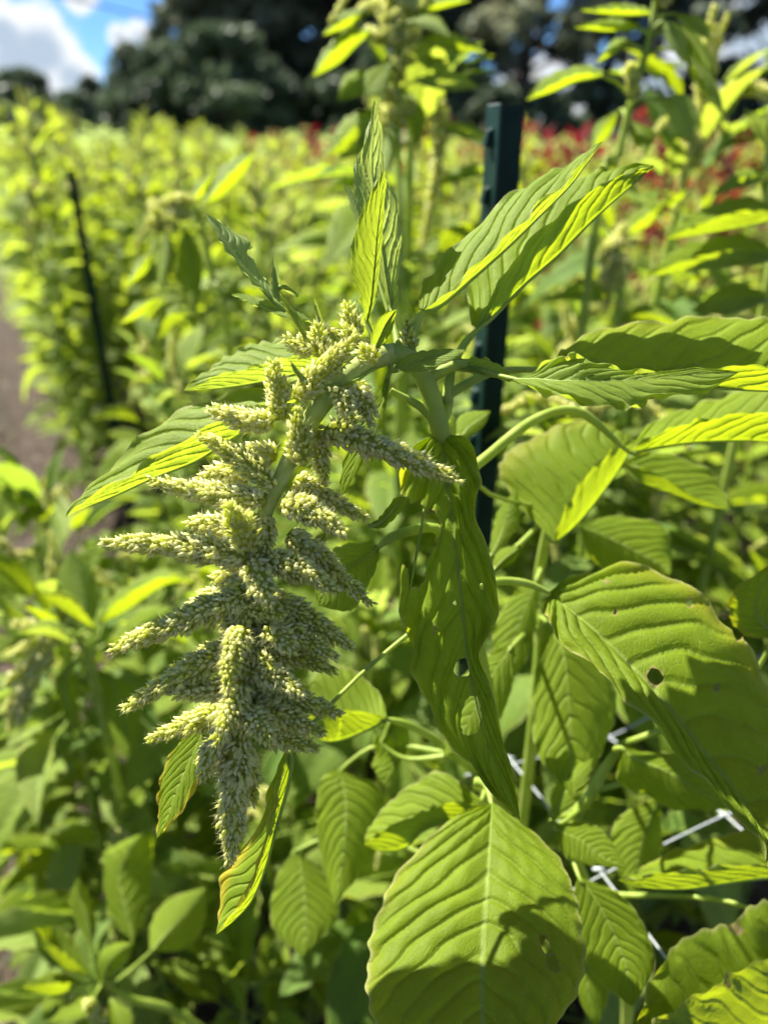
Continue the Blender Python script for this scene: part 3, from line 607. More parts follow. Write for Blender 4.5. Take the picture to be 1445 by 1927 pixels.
# big leaf at right
LF([(1033,1116,1034,1112,1030,1122),(1068,1146,1090,1083,1021,1150),(1118,1187,1176,1060,1042,1200),(1190,1258,1278,1090,1110,1255),(1255,1330,1362,1160,1188,1332),(1330,1425,1428,1255,1280,1432),(1400,1515,1490,1370,1365,1520),(1440,1590,1490,1490,1425,1590),(1460,1660,1462,1655,1458,1660)], (.52,.485,.445,.405), .045, -.014, pet=[(868,1115,.51),(935,1094,.515),(990,1098,.52)], pr=.003, yellow=.45, tr=False, relief=.20, wave=.12, bulge=.03, nu=200, nv=24,
   holes=[[(1213,1268),(1228,1255),(1245,1262),(1250,1278),(1238,1290),(1222,1288)],[(1133,1094),(1142,1090),(1148,1094),(1140,1100)],[(1424,1442),(1434,1440),(1438,1450),(1426,1456)],[(1350,1158),(1362,1152),(1366,1166),(1352,1168)],[(1290,1130),(1302,1126),(1304,1140),(1294,1144)],[(1340,1290),(1350,1286),(1354,1298),(1344,1304)],[(1150,1150),(1158,1146),(1162,1154),(1154,1160)],[(1376,1180),(1396,1176),(1398,1204),(1384,1206)]], label='broad corrugated leaf at right crossed by a shadow band')
# broad leaf at the bottom
LF([(925,1511,922,1511,929,1512),(923,1560,850,1540,990,1556),(919,1630,757,1628,1058,1622),(914,1700,712,1703,1086,1690),(909,1770,690,1782,1101,1768),(907,1840,686,1850,1100,1845),(908,1910,696,1920,1062,1910),(912,1980,760,1985,1020,1975),(918,2060,917,2060,919,2060)], (.555,.50,.455,.43), .006, .006, pet=[(893,1470,.575),(915,1480,.57)], pr=.003, yellow=.4, relief=.20, wave=.08, nu=200, nv=24,
   holes=[[(1012,1760),(1022,1758),(1048,1810),(1054,1822),(1046,1832),(1030,1820)],[(1095,1858),(1110,1850),(1105,1880),(1080,1925),(1062,1935),(1076,1900)]], label='broad round leaf at the bottom edge, half in shade')
# left leaves behind the flower cluster
LF([(600,700,598,696,602,702),(560,730,540,722,556,770),(495,765,494,727,500,792),(420,788,410,749,440,822),(340,832,330,776,370,866),(260,880,262,830,290,898),(190,924,190,898,212,934),(150,950,150,938,160,955),(125,972,124,972,126,972)], (.452,.452,.455), .026, -.012, pr=.0024, relief=.15, yellow=.15, pale=.12)
LF([(690,668,688,664,692,670),(620,665,610,640,640,694),(550,668,530,634,570,700),(480,686,462,645,500,716),(410,704,400,684,430,728),(346,735,345,735,347,736)], (.465,.475), .03, -.012, pr=.0024, relief=.15, pale=.2, rough=.2)
# curled young leaves, upper left
LF([(524,572,523,571,525,573),(500,545,506,536,494,549),(482,525,487,512,462,520),(460,500,472,475,440,490),(438,465,474,458,419,464),(415,435,432,430,404,438),(388,402,389,401,387,403)], (.432,.430), .016, -.008, tr=False, pale=.9, pet=[(655,680,.432),(600,640,.432),(560,605,.432)], pr=.0012, rough=.10, relief=.16, nu=60, holes=[[(462,470),(480,470),(482,484),(470,486)]])
LF([(594,612,592,610,596,614),(565,598,560,585,570,602),(530,588,530,566,530,598),(490,574,492,562,480,578),(460,562,462,553,460,566),(436,555,436,554,437,556)], (.430,.428), .008, -.006, pale=.45, pr=.0012, rough=.25, nu=50)
LF([(582,640,580,640,584,640),(566,615,556,618,578,618),(550,588,540,590,560,592),(537,570,532,572,543,572),(527,553,526,553,528,553)], (.420,.415), -.003, .003, pale=.25, nu=40, pr=.001)
LF([(524,572,523,572,525,572),(520,545,510,545,530,545),(517,515,510,515,526,518),(514,484,513,484,515,484)], (.432,.434), .0, .004, pale=.8, nu=30, pr=.0008, rough=.3, auto=False)
LF([(526,540,525,540,527,540),(545,545,540,540,543,551),(563,556,560,552,560,560)], (.434,.436), .0, .004, pale=.7, nu=24, pr=.0008, auto=False, relief=.05)
LF([(620,630,617,630,623,630),(604,608,596,610,614,610),(596,585,591,588,604,590),(591,560,590,560,592,560)], (.428,.424), .0, .004, pale=.5, nu=30, pr=.001)
LF([(580,720,577,720,583,720),(562,700,556,706,566,700),(552,688,549,690,555,688),(546,678,545,678,547,678)], (.408,.405), .0, .002, pale=.2, nu=24, pr=.0008)
LF([(730,712,726,710,733,714),(715,770,699,765,724,772),(690,815,670,812,706,826),(664,880,644,880,672,890),(640,935,639,935,641,935)], (.436,.440), .006, -.003, pr=.0012, relief=.1)
LF([(712,1030,708,1025,714,1036),(690,1048,660,1022,712,1060),(655,1070,620,1035,690,1110),(620,1105,590,1070,660,1150),(600,1140,599,1140,601,1141)], (.475,.49), .012, -.004, pet=[(868,1115,.51),(830,1002,.49),(770,1000,.485),(730,1015,.48)], pr=.0034, pale=.1)
LF([(400,1340,396,1340,404,1340),(372,1400,330,1405,400,1408),(345,1460,304,1460,380,1460),(325,1510,298,1505,350,1520),(312,1545,300,1540,325,1548),(296,1576,295,1576,297,1577)], (.46,.455), .012, -.006, yellow=3.0, pr=.0014, pet=[(458,1250,.43),(430,1300,.45)], relief=.12)
LF([(546,1402,543,1402,549,1404),(524,1470,512,1470,540,1474),(506,1550,490,1550,518,1555),(486,1620,452,1600,500,1626),(458,1690,417,1640,474,1692),(430,1730,414,1705,440,1732),(408,1757,407,1757,409,1758)], (.435,.43), .022, -.010, yellow=1.5, pr=.0014, relief=.1, pet=[(868,1115,.51),(700,1250,.49),(580,1370,.45)])
LF([(692,990,690,988,694,992),(715,985,708,978,720,995),(735,965,722,962,745,975),(752,945,745,935,760,955),(768,938,767,937,769,939)], (.44,.436), .003, .003, nu=30, auto=False, rough=.2)
# side shoots and buds round the upper stem
for pts, r_ in (([(826,800,.45),(790,765,.447),(735,735,.444)], [.0032, .0026, .002]), ([(830,800,.452),(842,770,.456),(846,730,.457),(850,700,.457)], [.003, .003, .0026, .002]), ([(800,715,.445),(850,690,.445),(880,684,.444)], [.004, .0032, .002])):
    child('side_shoot', MB().add(*tube([P(*q) for q in pts], r_, 10, 20)), 'stem', A1.root)

# ------------------------------------------------------------------ neighbouring plants seen leaf by leaf
def straight(pxpts, drop=True):
    p = [P(*q) for q in pxpts]
    if drop: g = p[0].copy(); g[2] = 0; p = [g, g*.5 + p[0]*.5] + p
    return p
A2 = Plant('amaranth_plant', straight([(1010,1300,.72),(1010,1120,.70),(1030,1000,.66),(1040,960,.64)]), [.007, .006, .006, .005, .005, .004], 'green amaranth right behind the post with a broad folded top leaf', 'plant', 'neighbouring plants')
LF = lambda *a, **k: mk_leaf(A2, *a, **k)
LF([(1040,1018,1036,1014,1044,1020),(1056,970,965,940,1085,985),(1082,920,935,870,1130,930),(1120,872,1000,822,1165,880),(1160,838,1100,788,1184,845),(1188,822,1187,820,1188,824)], (.60,.62), .03, -.015, relief=.12, yellow=.3)
LF([(922,1050,920,1050,925,1052),(940,1010,926,1000,962,1010),(955,965,938,960,978,975),(972,918,971,918,973,918)], (.60,.61), .01, .0, pr=.002)
LF([(925,1075,922,1072,928,1078),(950,1050,940,1035,965,1058),(985,1025,984,1024,986,1026)], (.59,.58), .01, .0, nu=40, pr=.0016)
LF([(862,830,860,830,866,832),(880,805,860,790,896,815),(900,790,880,775,912,800),(922,774,921,773,923,775)], (.55,.56), .01, .0, nu=40, pr=.0016)
LF([(1165,868,1163,866,1167,870),(1220,885,1235,848,1205,905),(1285,920,1330,880,1270,930),(1330,945,1360,920,1320,950),(1372,958,1371,957,1372,959)], (.66,.64), .02, -.01)
LF([(1090,990,1088,986,1092,994),(1140,1010,1165,970,1110,1050),(1200,1040,1250,990,1160,1085),(1245,1065,1262,1040,1225,1085),(1262,1080,1261,1080,1263,1081)], (.68,.66), .02, .01)
LF([(1010,1090,1006,1088,1014,1092),(985,1150,955,1130,1010,1170),(965,1220,925,1200,990,1240),(955,1290,954,1290,956,1290)], (.66,.64), .01, .0)
LF([(1030,1170,1026,1168,1034,1172),(1060,1230,1010,1240,1100,1210),(1070,1330,1000,1330,1160,1300),(1075,1430,1010,1420,1140,1400),(1080,1500,1079,1500,1081,1500)], (.66,.60), .01, .02)
LF([(965,1215,962,1211,968,1219),(930,1265,905,1240,965,1290),(895,1330,850,1300,935,1365),(865,1385,840,1365,890,1405),(835,1425,834,1424,836,1426)], (.62,.58), .012, .0, pet=[(1010,1180,.705),(985,1195,.65)])
A3 = Plant('amaranth_plant', straight([(1180,1900,.75),(1080,1600,.66),(1120,1480,.64),(1170,1400,.64)]), [.006, .006, .006, .005, .005, .004], 'low leafy amaranth beside the white net at lower right', 'plant', 'neighbouring plants')
LF = lambda *a, **k: mk_leaf(A3, *a, **k)
LF([(1040,1540,1036,1540,1044,1542),(1058,1500,1038,1490,1085,1510),(1080,1465,1060,1450,1105,1475),(1115,1428,1114,1427,1116,1429)], (.60,.61), .012, -.003, pr=.0018)
LF([(1040,1560,1036,1556,1044,1564),(1090,1580,1100,1545,1060,1610),(1130,1610,1140,1570,1100,1628),(1180,1632,1179,1632,1181,1633)], (.60,.58), .01, .0, pr=.0018)
LF([(1170,1410,1166,1406,1172,1414),(1200,1430,1215,1415,1160,1470),(1250,1450,1310,1420,1220,1500),(1300,1480,1370,1450,1270,1525),(1380,1520,1379,1519,1380,1521)], (.62,.60), .02, .01, pr=.0026)
LF([(1560,1650,1558,1645,1562,1655),(1450,1630,1440,1560,1460,1650),(1360,1630,1350,1573,1370,1660),(1270,1640,1260,1602,1290,1672),(1200,1650,1200,1638,1210,1670),(1163,1657,1162,1656,1164,1658)], (.58,.565), .03, -.008, yellow=.25)
LF([(1090,1650,1086,1650,1094,1652),(1125,1700,1070,1720,1165,1680),(1160,1770,1090,1790,1215,1745),(1180,1830,1130,1850,1230,1820),(1188,1893,1187,1893,1189,1893)], (.58,.55), .01, .0)
LF([(1530,1800,1525,1790,1535,1810),(1440,1800,1440,1690,1450,1927),(1370,1830,1375,1728,1360,1980),(1290,1880,1280,1762,1270,2000),(1220,1930,1220,1850,1225,2010),(1175,1990,1174,1988,1176,1992)], (.55,.52), .02, -.01, yellow=.3, holes=[[(1360,1845),(1372,1840),(1375,1855),(1364,1860)],[(1370,1740),(1400,1735),(1398,1755),(1375,1758)]])
LF([(1130,1690,1128,1690,1132,1690),(1110,1760,1095,1770,1140,1750),(1105,1850,1080,1850,1150,1850),(1120,1940,1119,1940,1121,1940)], (.66,.64), .01, .0)
LF([(1460,1200,1465,1195,1460,1205),(1420,1150,1470,1080,1390,1190),(1440,1090,1500,1060,1370,1120),(1480,1040,1479,1039,1481,1041)], (.56,.54), .02, .0, yellow=.6)
LF([(1240,1500,1240,1497,1240,1503),(1215,1560,1160,1540,1245,1570),(1200,1620,1150,1610,1240,1630),(1190,1690,1189,1690,1191,1690)], (.68,.66), .01, .01)
A4 = Plant('amaranth_plant', straight([(930,1800,.72),(915,1500,.66),(900,1456,.64),(860,1420,.64)]), [.007, .006, .006, .005, .004, .004], 'low amaranth under the hanging chewed leaf with pale petioles', 'plant', 'neighbouring plants')
LF = lambda *a, **k: mk_leaf(A4, *a, **k)
LF([(726,1350,728,1346,724,1354),(690,1340,712,1300,690,1372),(645,1335,655,1252,640,1392),(605,1340,600,1262,600,1390),(550,1350,549,1349,550,1351)], (.58,.585), .03, -.01, pet=[(900,1456,.64),(830,1400,.61),(770,1365,.59)], pr=.0034)
LF([(905,1510,908,1506,902,1514),(850,1510,830,1450,860,1540),(790,1530,770,1478,800,1560),(740,1550,720,1520,760,1595),(700,1575,690,1565,715,1600),(686,1590,685,1589,687,1591)], (.60,.60), .03, -.01, yellow=.5)
LF([(720,1400,716,1398,724,1400),(735,1360,700,1365,760,1350),(745,1420,705,1420,770,1400),(725,1470,700,1440,745,1450),(722,1480,721,1480,723,1480)], (.66,.66), .01, .0, yellow=.8)
LF([(640,1450,636,1450,644,1450),(650,1500,600,1470,715,1480),(650,1560,595,1560,730,1560),(640,1640,610,1640,690,1630),(630,1700,629,1700,631,1700)], (.68,.64), .012, .012)
LF([(560,1600,560,1596,560,1604),(570,1660,520,1650,610,1650),(575,1730,510,1740,640,1720),(570,1800,569,1800,571,1800)], (.74,.70), .01, .01)

# the tall plants rising against the trees
def bud_heap(plant, px, py, d, w, h, n, seed, name='flower_cluster'):
    r = random.Random(seed); mb = MB(); d0 = None
    for i in range(n):
        bx, by = px + r.uniform(-.3, .3)*w, py + r.uniform(-.5, .5)*h
        an = r.uniform(0, 6.28); ln = r.uniform(.25, .6)*w
        t_ = P(bx + ln*math.cos(an), by - ln*.6*abs(math.sin(an)) - .1*h, d + r.uniform(-.03, .03))
        s_ = spike_mb([P(bx, by, d), (P(bx, by, d) + t_)*.5 + [0, 0, .004], t_], .006*d/.6, .003*d/.6, seed*50+i, .55, .0042, .008, 0, 1.2)
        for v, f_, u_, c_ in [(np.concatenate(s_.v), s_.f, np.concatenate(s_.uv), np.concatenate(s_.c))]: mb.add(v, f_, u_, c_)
    return child(name, mb, 'floret', plant.root)
A5 = Plant('amaranth_plant', straight([(752,560,1.10),(750,300,1.06),(745,120,1.03),(745,-60,1.00)]), [.008, .007, .006, .005, .004, .003], 'tall upright amaranth at top centre rising against the dark trees', 'plant', 'tall plants')
LF = lambda *a, **k: mk_leaf(A5, *a, nu=40, nv=8, **k)
LF([(700,55,698,52,702,58),(660,70,655,55,668,88),(620,100,612,90,636,120),(588,144,587,143,589,145)], (1.0,.97), .03, -.02)
LF([(690,22,690,18,690,26),(650,36,645,22,660,48),(607,66,606,65,608,67)], (1.03,1.0), .03, -.02)
LF([(780,25,780,20,780,30),(830,5,835,-10,828,16),(885,0,884,-1,886,1)], (1.0,.98), .02, -.02)
LF([(800,70,800,66,800,74),(850,78,855,62,848,95),(915,98,914,97,916,99)], (1.0,.96), .03, -.02)
LF([(770,40,770,36,770,44),(815,42,820,28,815,60),(850,70,849,69,851,71)], (.98,.95), .02, .0, pale=.4)
LF([(705,130,706,127,704,133),(670,150,650,140,690,172),(635,190,634,189,636,191)], (1.02,.98), .02, -.01)
LF([(740,120,742,118,738,122),(705,150,690,135,722,178),(690,180,688,178,692,182)], (.98,.94), .01, -.01)
LF([(705,205,708,202,702,208),(665,240,645,225,695,262),(615,295,614,294,616,296)], (1.0,.95), .03, -.02)
LF([(700,235,703,232,697,238),(665,262,650,258,690,280),(640,300,639,299,641,301)], (1.0,.96), .02, -.02)
LF([(780,150,780,147,780,153),(840,150,850,132,840,168),(905,165,904,164,906,166)], (1.0,.96), .02, -.01, pale=.3)
LF([(835,240,832,237,838,243),(870,242,872,230,868,256),(905,258,912,250,895,268),(925,288,924,287,926,289)], (1.0,.95), .02, -.01)
LF([(785,112,785,110,785,114),(815,113,815,106,815,120),(840,110,839,109,841,111)], (1.0,.98), .02, -.01)
LF([(775,180,772,180,778,180),(785,225,768,215,802,218),(785,285,784,285,786,285)], (1.04,1.0), .01, .01)
LF([(735,240,732,240,738,240),(730,290,715,285,748,285),(720,345,719,345,721,345)], (1.04,1.0), .01, .01, pale=.4)
bud_heap(A5, 742, 30, 1.0, 90, 130, 16, 3)
bud_heap(A5, 750, 180, 1.03, 60, 120, 8, 4)
A6 = Plant('amaranth_plant', straight([(1120,420,.95),(1160,300,.93),(1190,180,.90),(1220,80,.87),(1240,-60,.85)]), [.008, .007, .006, .005, .0045, .0035, .0028], 'leaning amaranth stem at top right with hanging leaves against open trees', 'plant', 'tall plants')
LF = lambda *a, **k: mk_leaf(A6, *a, nu=44, nv=8, **k)
LF([(1135,140,1138,136,1132,144),(1090,138,1100,122,1085,152),(1040,158,1030,142,1045,170),(990,188,989,187,991,189)], (.88,.86), .03, -.015, pet=[(1180,175,.90),(1160,155,.89)])
LF([(1185,78,1188,74,1182,82),(1150,90,1155,74,1140,108),(1122,118,1121,117,1123,119)], (.88,.87), .03, -.01)
LF([(1225,22,1225,18,1225,26),(1170,18,1170,6,1165,28),(1092,20,1091,19,1093,21)], (.87,.85), .03, -.015)
LF([(1200,50,1200,46,1200,54),(1150,46,1150,34,1145,58),(1080,52,1079,51,1081,53)], (.88,.86), .02, -.015)
LF([(1255,38,1250,38,1260,40),(1268,70,1252,75,1290,75),(1285,120,1284,120,1286,120)], (.85,.84), .0, .01, pale=.5)
LF([(1270,25,1268,28,1274,24),(1310,45,1290,55,1325,35),(1335,75,1334,75,1336,74)], (.86,.84), .01, -.01, pale=.3)
LF([(1280,50,1276,50,1284,50),(1315,95,1300,100,1330,90),(1345,150,1344,150,1346,150)], (.88,.86), .02, .0)
LF([(1290,100,1286,100,1294,100),(1320,150,1302,150,1340,145),(1365,225,1364,225,1366,225)], (.90,.88), .03, -.005)
LF([(1285,60,1282,60,1288,60),(1295,100,1284,100,1300,100),(1300,145,1299,145,1301,145)], (.87,.86), .0, .0, yellow=.5)
LF([(1225,185,1222,182,1228,188),(1265,190,1250,205,1290,178),(1290,225,1262,235,1312,215),(1298,275,1297,275,1299,275)], (.86,.84), .02, .0, pale=.45)
LF([(1190,228,1187,228,1193,228),(1210,255,1187,262,1232,250),(1215,290,1214,290,1216,290)], (.92,.90), .01, .01, yellow=.2)
LF([(1160,210,1158,208,1162,212),(1130,245,1118,238,1148,250),(1115,285,1114,285,1116,285)], (.95,.96), .02, -.01)
bud_heap(A6, 1245, 5, .86, 46, 60, 7, 7)
bud_heap(A6, 1190, 160, .90, 22, 40, 4, 8)
A7 = Plant('amaranth_plant', straight([(1440,560,.92),(1440,400,.90),(1440,280,.88),(1450,200,.86)]), [.007, .006, .006, .005, .004, .003], 'amaranth cut by the right edge, its long leaves pointing in over the row', 'plant', 'tall plants')
LF = lambda *a, **k: mk_leaf(A7, *a, nu=44, nv=8, **k)
LF([(1440,270,1438,272,1442,268),(1420,230,1408,240,1435,222),(1400,205,1399,205,1401,205)], (.86,.85), .01, .0, pale=.4)
LF([(1445,330,1446,324,1444,336),(1400,332,1395,318,1400,350),(1340,365,1339,364,1341,366)], (.88,.84), .03, -.01)
LF([(1470,400,1471,392,1469,408),(1400,395,1395,370,1400,425),(1320,420,1310,398,1320,440),(1250,450,1249,449,1251,451)], (.85,.80), .04, -.01)
LF([(1460,480,1461,472,1459,488),(1380,470,1380,440,1380,500),(1290,490,1280,465,1290,510),(1215,520,1214,519,1216,521)], (.84,.78), .04, -.01)
LF([(1440,560,1441,552,1439,568),(1370,560,1375,530,1365,590),(1300,585,1299,584,1301,586)], (.84,.80), .03, -.01)

A8 = Plant('amaranth_plant', straight([(190,1330,1.02),(165,1240,1.0),(140,1195,.98),(105,1195,.96)]), [.007, .006, .006, .005, .004, .003], 'amaranth at the left edge with a small pale drooping flower cluster', 'plant', 'neighbouring plants')
LF = lambda *a, **k: mk_leaf(A8, *a, nu=44, nv=8, **k)
LF([(165,1200,168,1197,162,1203),(160,1150,120,1150,185,1145),(150,1090,105,1095,180,1080),(135,1035,134,1035,136,1035)], (1.0,1.02), .02, .01, pale=.3)
LF([(180,1180,180,1176,180,1184),(135,1130,130,1115,140,1160),(75,1118,74,1117,76,1119)], (.97,.93), .03, -.02, yellow=.2)
LF([(185,1170,185,1166,185,1174),(230,1125,225,1110,235,1150),(310,1085,310,1070,312,1100),(370,1095,369,1094,371,1096)], (.97,.96), .03, -.02)
LF([(140,1210,140,1206,140,1214),(95,1180,100,1165,90,1195),(30,1190,29,1189,31,1191)], (.95,.92), .02, -.01, pale=.3)
LF([(140,1240,136,1240,144,1240),(120,1290,105,1290,140,1295),(140,1350,125,1350,152,1345),(145,1390,144,1390,146,1390)], (.96,.93), .01, .01)
LF([(200,1210,200,1206,200,1214),(240,1190,235,1170,245,1215),(290,1160,285,1140,295,1185),(350,1150,349,1149,351,1151)], (1.0,.98), .03, -.01)
LF([(190,1260,186,1258,194,1262),(225,1310,200,1320,260,1300),(235,1370,205,1370,265,1360),(240,1430,239,1430,241,1430)], (1.02,.98), .01, .01)
LF([(60,1180,60,1176,60,1184),(20,1140,22,1128,15,1160),(-20,1110,-21,1109,-19,1111)], (.97,.98), .02, -.01)
for i, (x0, y0, x1, y1) in enumerate(((105,1200,25,1175), (100,1210,12,1235), (95,1230,10,1290), (85,1250,30,1320), (80,1260,8,1340), (70,1270,15,1378), (95,1215,60,1300), (110,1200,75,1235), (60,1300,40,1370))):
    a_, b_ = P(x0, y0, .96), P(x1, y1, .94)
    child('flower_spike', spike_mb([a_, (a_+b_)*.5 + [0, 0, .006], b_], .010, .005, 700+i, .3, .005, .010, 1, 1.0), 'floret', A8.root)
A9 = Plant('amaranth_plant', straight([(430,640,1.12),(400,520,1.1),(375,410,1.08),(340,385,1.06),(305,410,1.05)]), [.007, .006, .006, .005, .004, .004, .003], 'amaranth with nodding top left of the curled young leaf', 'plant', 'neighbouring plants')
LF = lambda *a, **k: mk_leaf(A9, *a, nu=44, nv=8, **k)
LF([(385,385,382,383,388,387),(415,345,392,340,428,362),(450,310,435,300,462,322),(481,283,480,282,482,284)], (1.05,1.05), .03, -.02)
LF([(360,380,358,378,362,382),(380,350,368,345,392,358),(410,318,409,317,411,319)], (1.08,1.08), .02, -.02)
LF([(312,440,308,440,316,440),(312,490,296,490,332,485),(302,555,301,555,303,555)], (1.03,1.0), .01, .01)
LF([(350,430,346,430,354,430),(360,500,335,500,382,495),(365,620,364,620,366,620)], (1.06,1.02), .01, .01)
LF([(290,470,292,468,288,474),(265,500,255,495,278,508),(240,540,239,540,241,540)], (1.04,1.0), .02, -.02)
LF([(300,555,302,552,298,558),(262,580,258,568,268,592),(226,610,225,609,227,611)], (1.0,.96), .02, -.02, yellow=.4)
LF([(358,588,360,583,356,594),(315,595,318,578,325,612),(298,640,288,640,308,645),(300,698,299,698,301,698)], (1.0,.95), .02, -.01, yellow=.4)
LF([(420,560,418,556,422,564),(460,540,450,525,465,560),(510,545,509,544,511,546)], (1.05,1.02), .02, -.01)
bud_heap(A9, 320, 405, 1.05, 70, 60, 10, 21)
A10 = Plant('amaranth_plant', straight([(430,1990,1.0),(330,1905,.93),(250,1880,.90),(190,1850,.88)]), [.007, .006, .006, .005, .004, .003], 'low amaranth in the bottom left corner, its leaf rosette over bare soil', 'plant', 'neighbouring plants')
LF = lambda *a, **k: mk_leaf(A10, *a, nu=50, nv=9, **k)
LF([(285,1790,282,1788,288,1792),(315,1755,285,1735,350,1785),(350,1715,320,1690,385,1740),(388,1670,387,1669,389,1671)], (.86,.90), .02, .01)
LF([(250,1770,246,1768,254,1772),(235,1700,205,1720,280,1700),(225,1640,195,1640,290,1640),(260,1580,200,1602,290,1590),(290,1565,289,1565,291,1566)], (.88,.93), .01, .02)
LF([(172,1775,168,1775,176,1775),(165,1730,140,1730,182,1735),(150,1690,132,1690,170,1690),(148,1650,147,1650,149,1650)], (.88,.90), .01, .01)
LF([(165,1830,168,1826,160,1834),(130,1800,140,1765,105,1815),(95,1775,105,1745,75,1790),(62,1745,61,1745,63,1746)], (.87,.86), .02, -.01)
LF([(150,1850,152,1846,148,1854),(105,1850,105,1825,100,1872),(40,1858,39,1857,41,1859)], (.86,.84), .02, -.01)
LF([(195,1840,191,1838,199,1842),(205,1810,180,1800,228,1815),(230,1785,215,1775,245,1795),(250,1775,249,1774,251,1776)], (.87,.86), .02, .0)
LF([(180,1870,176,1868,184,1872),(150,1895,140,1880,165,1912),(90,1925,89,1924,91,1926)], (.86,.82), .01, -.01)
LF([(210,1880,206,1880,214,1880),(225,1915,200,1925,250,1910),(240,1970,239,1970,241,1970)], (.87,.84), .01, .0)
bud_heap(A10, 170, 1905, .86, 60, 40, 8, 23)
A11 = Plant('amaranth_plant', straight([(1150,700,1.15),(1165,560,1.12),(1160,490,1.1),(1150,450,1.08)]), [.007, .006, .006, .005, .004, .003], 'amaranth with a hanging pale flower cluster right of the post', 'plant', 'neighbouring plants')
LF = lambda *a, **k: mk_leaf(A11, *a, nu=40, nv=8, **k)
for i, (x0, y0, x1, y1) in enumerate(((1165,455,1120,490), (1160,470,1125,530), (1160,480,1175,540), (1150,500,1140,590), (1150,490,1190,500), (1155,470,1195,455), (1145,510,1128,570), (1160,460,1180,420))):
    a_, b_ = P(x0, y0, 1.08), P(x1, y1, 1.06)
    child('flower_spike', spike_mb([a_, (a_+b_)*.5 + [0, 0, .006], b_], .010, .005, 740+i, .25, .005, .010, 1, 1.0), 'floret', A11.root)
LF([(1170,440,1168,438,1172,442),(1210,410,1195,398,1220,424),(1260,370,1259,369,1261,371)], (1.08,1.1), .03, -.02)
LF([(1150,560,1150,556,1150,564),(1100,540,1105,520,1095,565),(1040,560,1039,559,1041,561)], (1.06,1.02), .03, -.02)
LF([(1165,600,1165,596,1165,604),(1220,590,1215,570,1222,612),(1280,610,1279,609,1281,611)], (1.06,1.02), .03, -.02)
LF([(1140,430,1138,428,1142,432),(1110,400,1098,402,1122,395),(1085,360,1084,360,1086,360)], (1.1,1.12), .02, -.01)
# ------------------------------------------------------------------ the crop behind: plants grown from shared leaves and spikes
def template_leaf(seed, droop, fold, nu=15, nv=4, petl=.35, ratio=.23):
    r = random.Random(seed); n = 9; u = np.linspace(0, 1, n)
    wv = ratio*np.sin(np.pi*u**.8)**.85*(1 - .1*u); wv[0] = wv[-1] = .002
    x = petl + u*(1 - .2*droop*u); z = .12*u - droop*u**2*.75; y = r.uniform(-.10, .10)*u**2
    mid = np.stack([x, y, z], 1); A_ = mid + np.stack([0*u, wv*math.cos(fold), wv*math.sin(fold)], 1); B_ = mid + np.stack([0*u, -wv*math.cos(fold), wv*math.sin(fold)], 1)
    v, f, uv, m, L = leaf_grid(mid, A_, B_, nu, nv, .07, .16, .05, seed, face=1)
    nrm = np.cross(v[7, 5] - v[7, 3], v[8, 4] - v[7, 4])
    if np.dot(np.cross(v[f[60][1]//v.shape[1], f[60][1] % v.shape[1]] - v[f[60][0]//v.shape[1], f[60][0] % v.shape[1]], v[f[60][3]//v.shape[1], f[60][3] % v.shape[1]] - v[f[60][0]//v.shape[1], f[60][0] % v.shape[1]]), [0, 0, 1]) < 0: f = [q[::-1] for q in f]
    mb = MB().add(v.reshape(-1, 3), f, uv.reshape(-1, 2))
    tv, tf = tube([(0, 0, -.03), (petl*.5, 0, -.01), tuple(mid[0]), tuple(mid[3]), tuple(mid[6])], [.016, .013, .012, .008, .003], 5, 12)
    mb.add(tv - [0, 0, .006], tf, np.tile([.5, .5], (len(tv), 1)))
    return mb
TL = [template_leaf(30+i, d, fo) for i, (d, fo) in enumerate(((.25, .35), (.55, .25), (.85, .3), (.1, .6), (.4, .7), (.7, .15), (1.1, .45)))]
TLm = [t.mesh('leaf', 'leaf') for t in TL]; TLr = [t.mesh('leaf', 'red_leaf') for t in TL]
def mbcopy(src, dst, mtx):
    v = np.concatenate(src.v); m_ = np.array(mtx); dst.add(v@m_[:3, :3].T + m_[:3, 3], src.f, np.concatenate(src.uv), np.concatenate(src.c))
TSmb = [spike_mb([(0, 0, 0), (.04, 0, .05), (.11, .0, .05), (.17, 0, -.02)], .011, .006, 900, .35, .006, .012, 0, 1.3), spike_mb([(0, 0, 0), (.01, 0, .07), (.0, .01, .15)], .011, .005, 901, .45, .006, .012, 0, 1.3), spike_mb([(0, 0, 0), (.03, 0, .03), (.05, 0, -.05), (.05, 0, -.15)], .012, .006, 902, .25, .006, .012, 0, 1.3)]
TSm = [t.mesh('flower_spike', 'floret') for t in TSmb]
RED = np.array([.42, .05, .18])
TSr = []
for i in range(3):
    q = spike_mb([(0, 0, 0), (.04, 0, .06), (.09, 0, .09*(1-i))], .014, .007, 950+i, .35, .006, .012, 0, 1.3, RED); TSr.append(q.mesh('flower_spike', 'floret'))
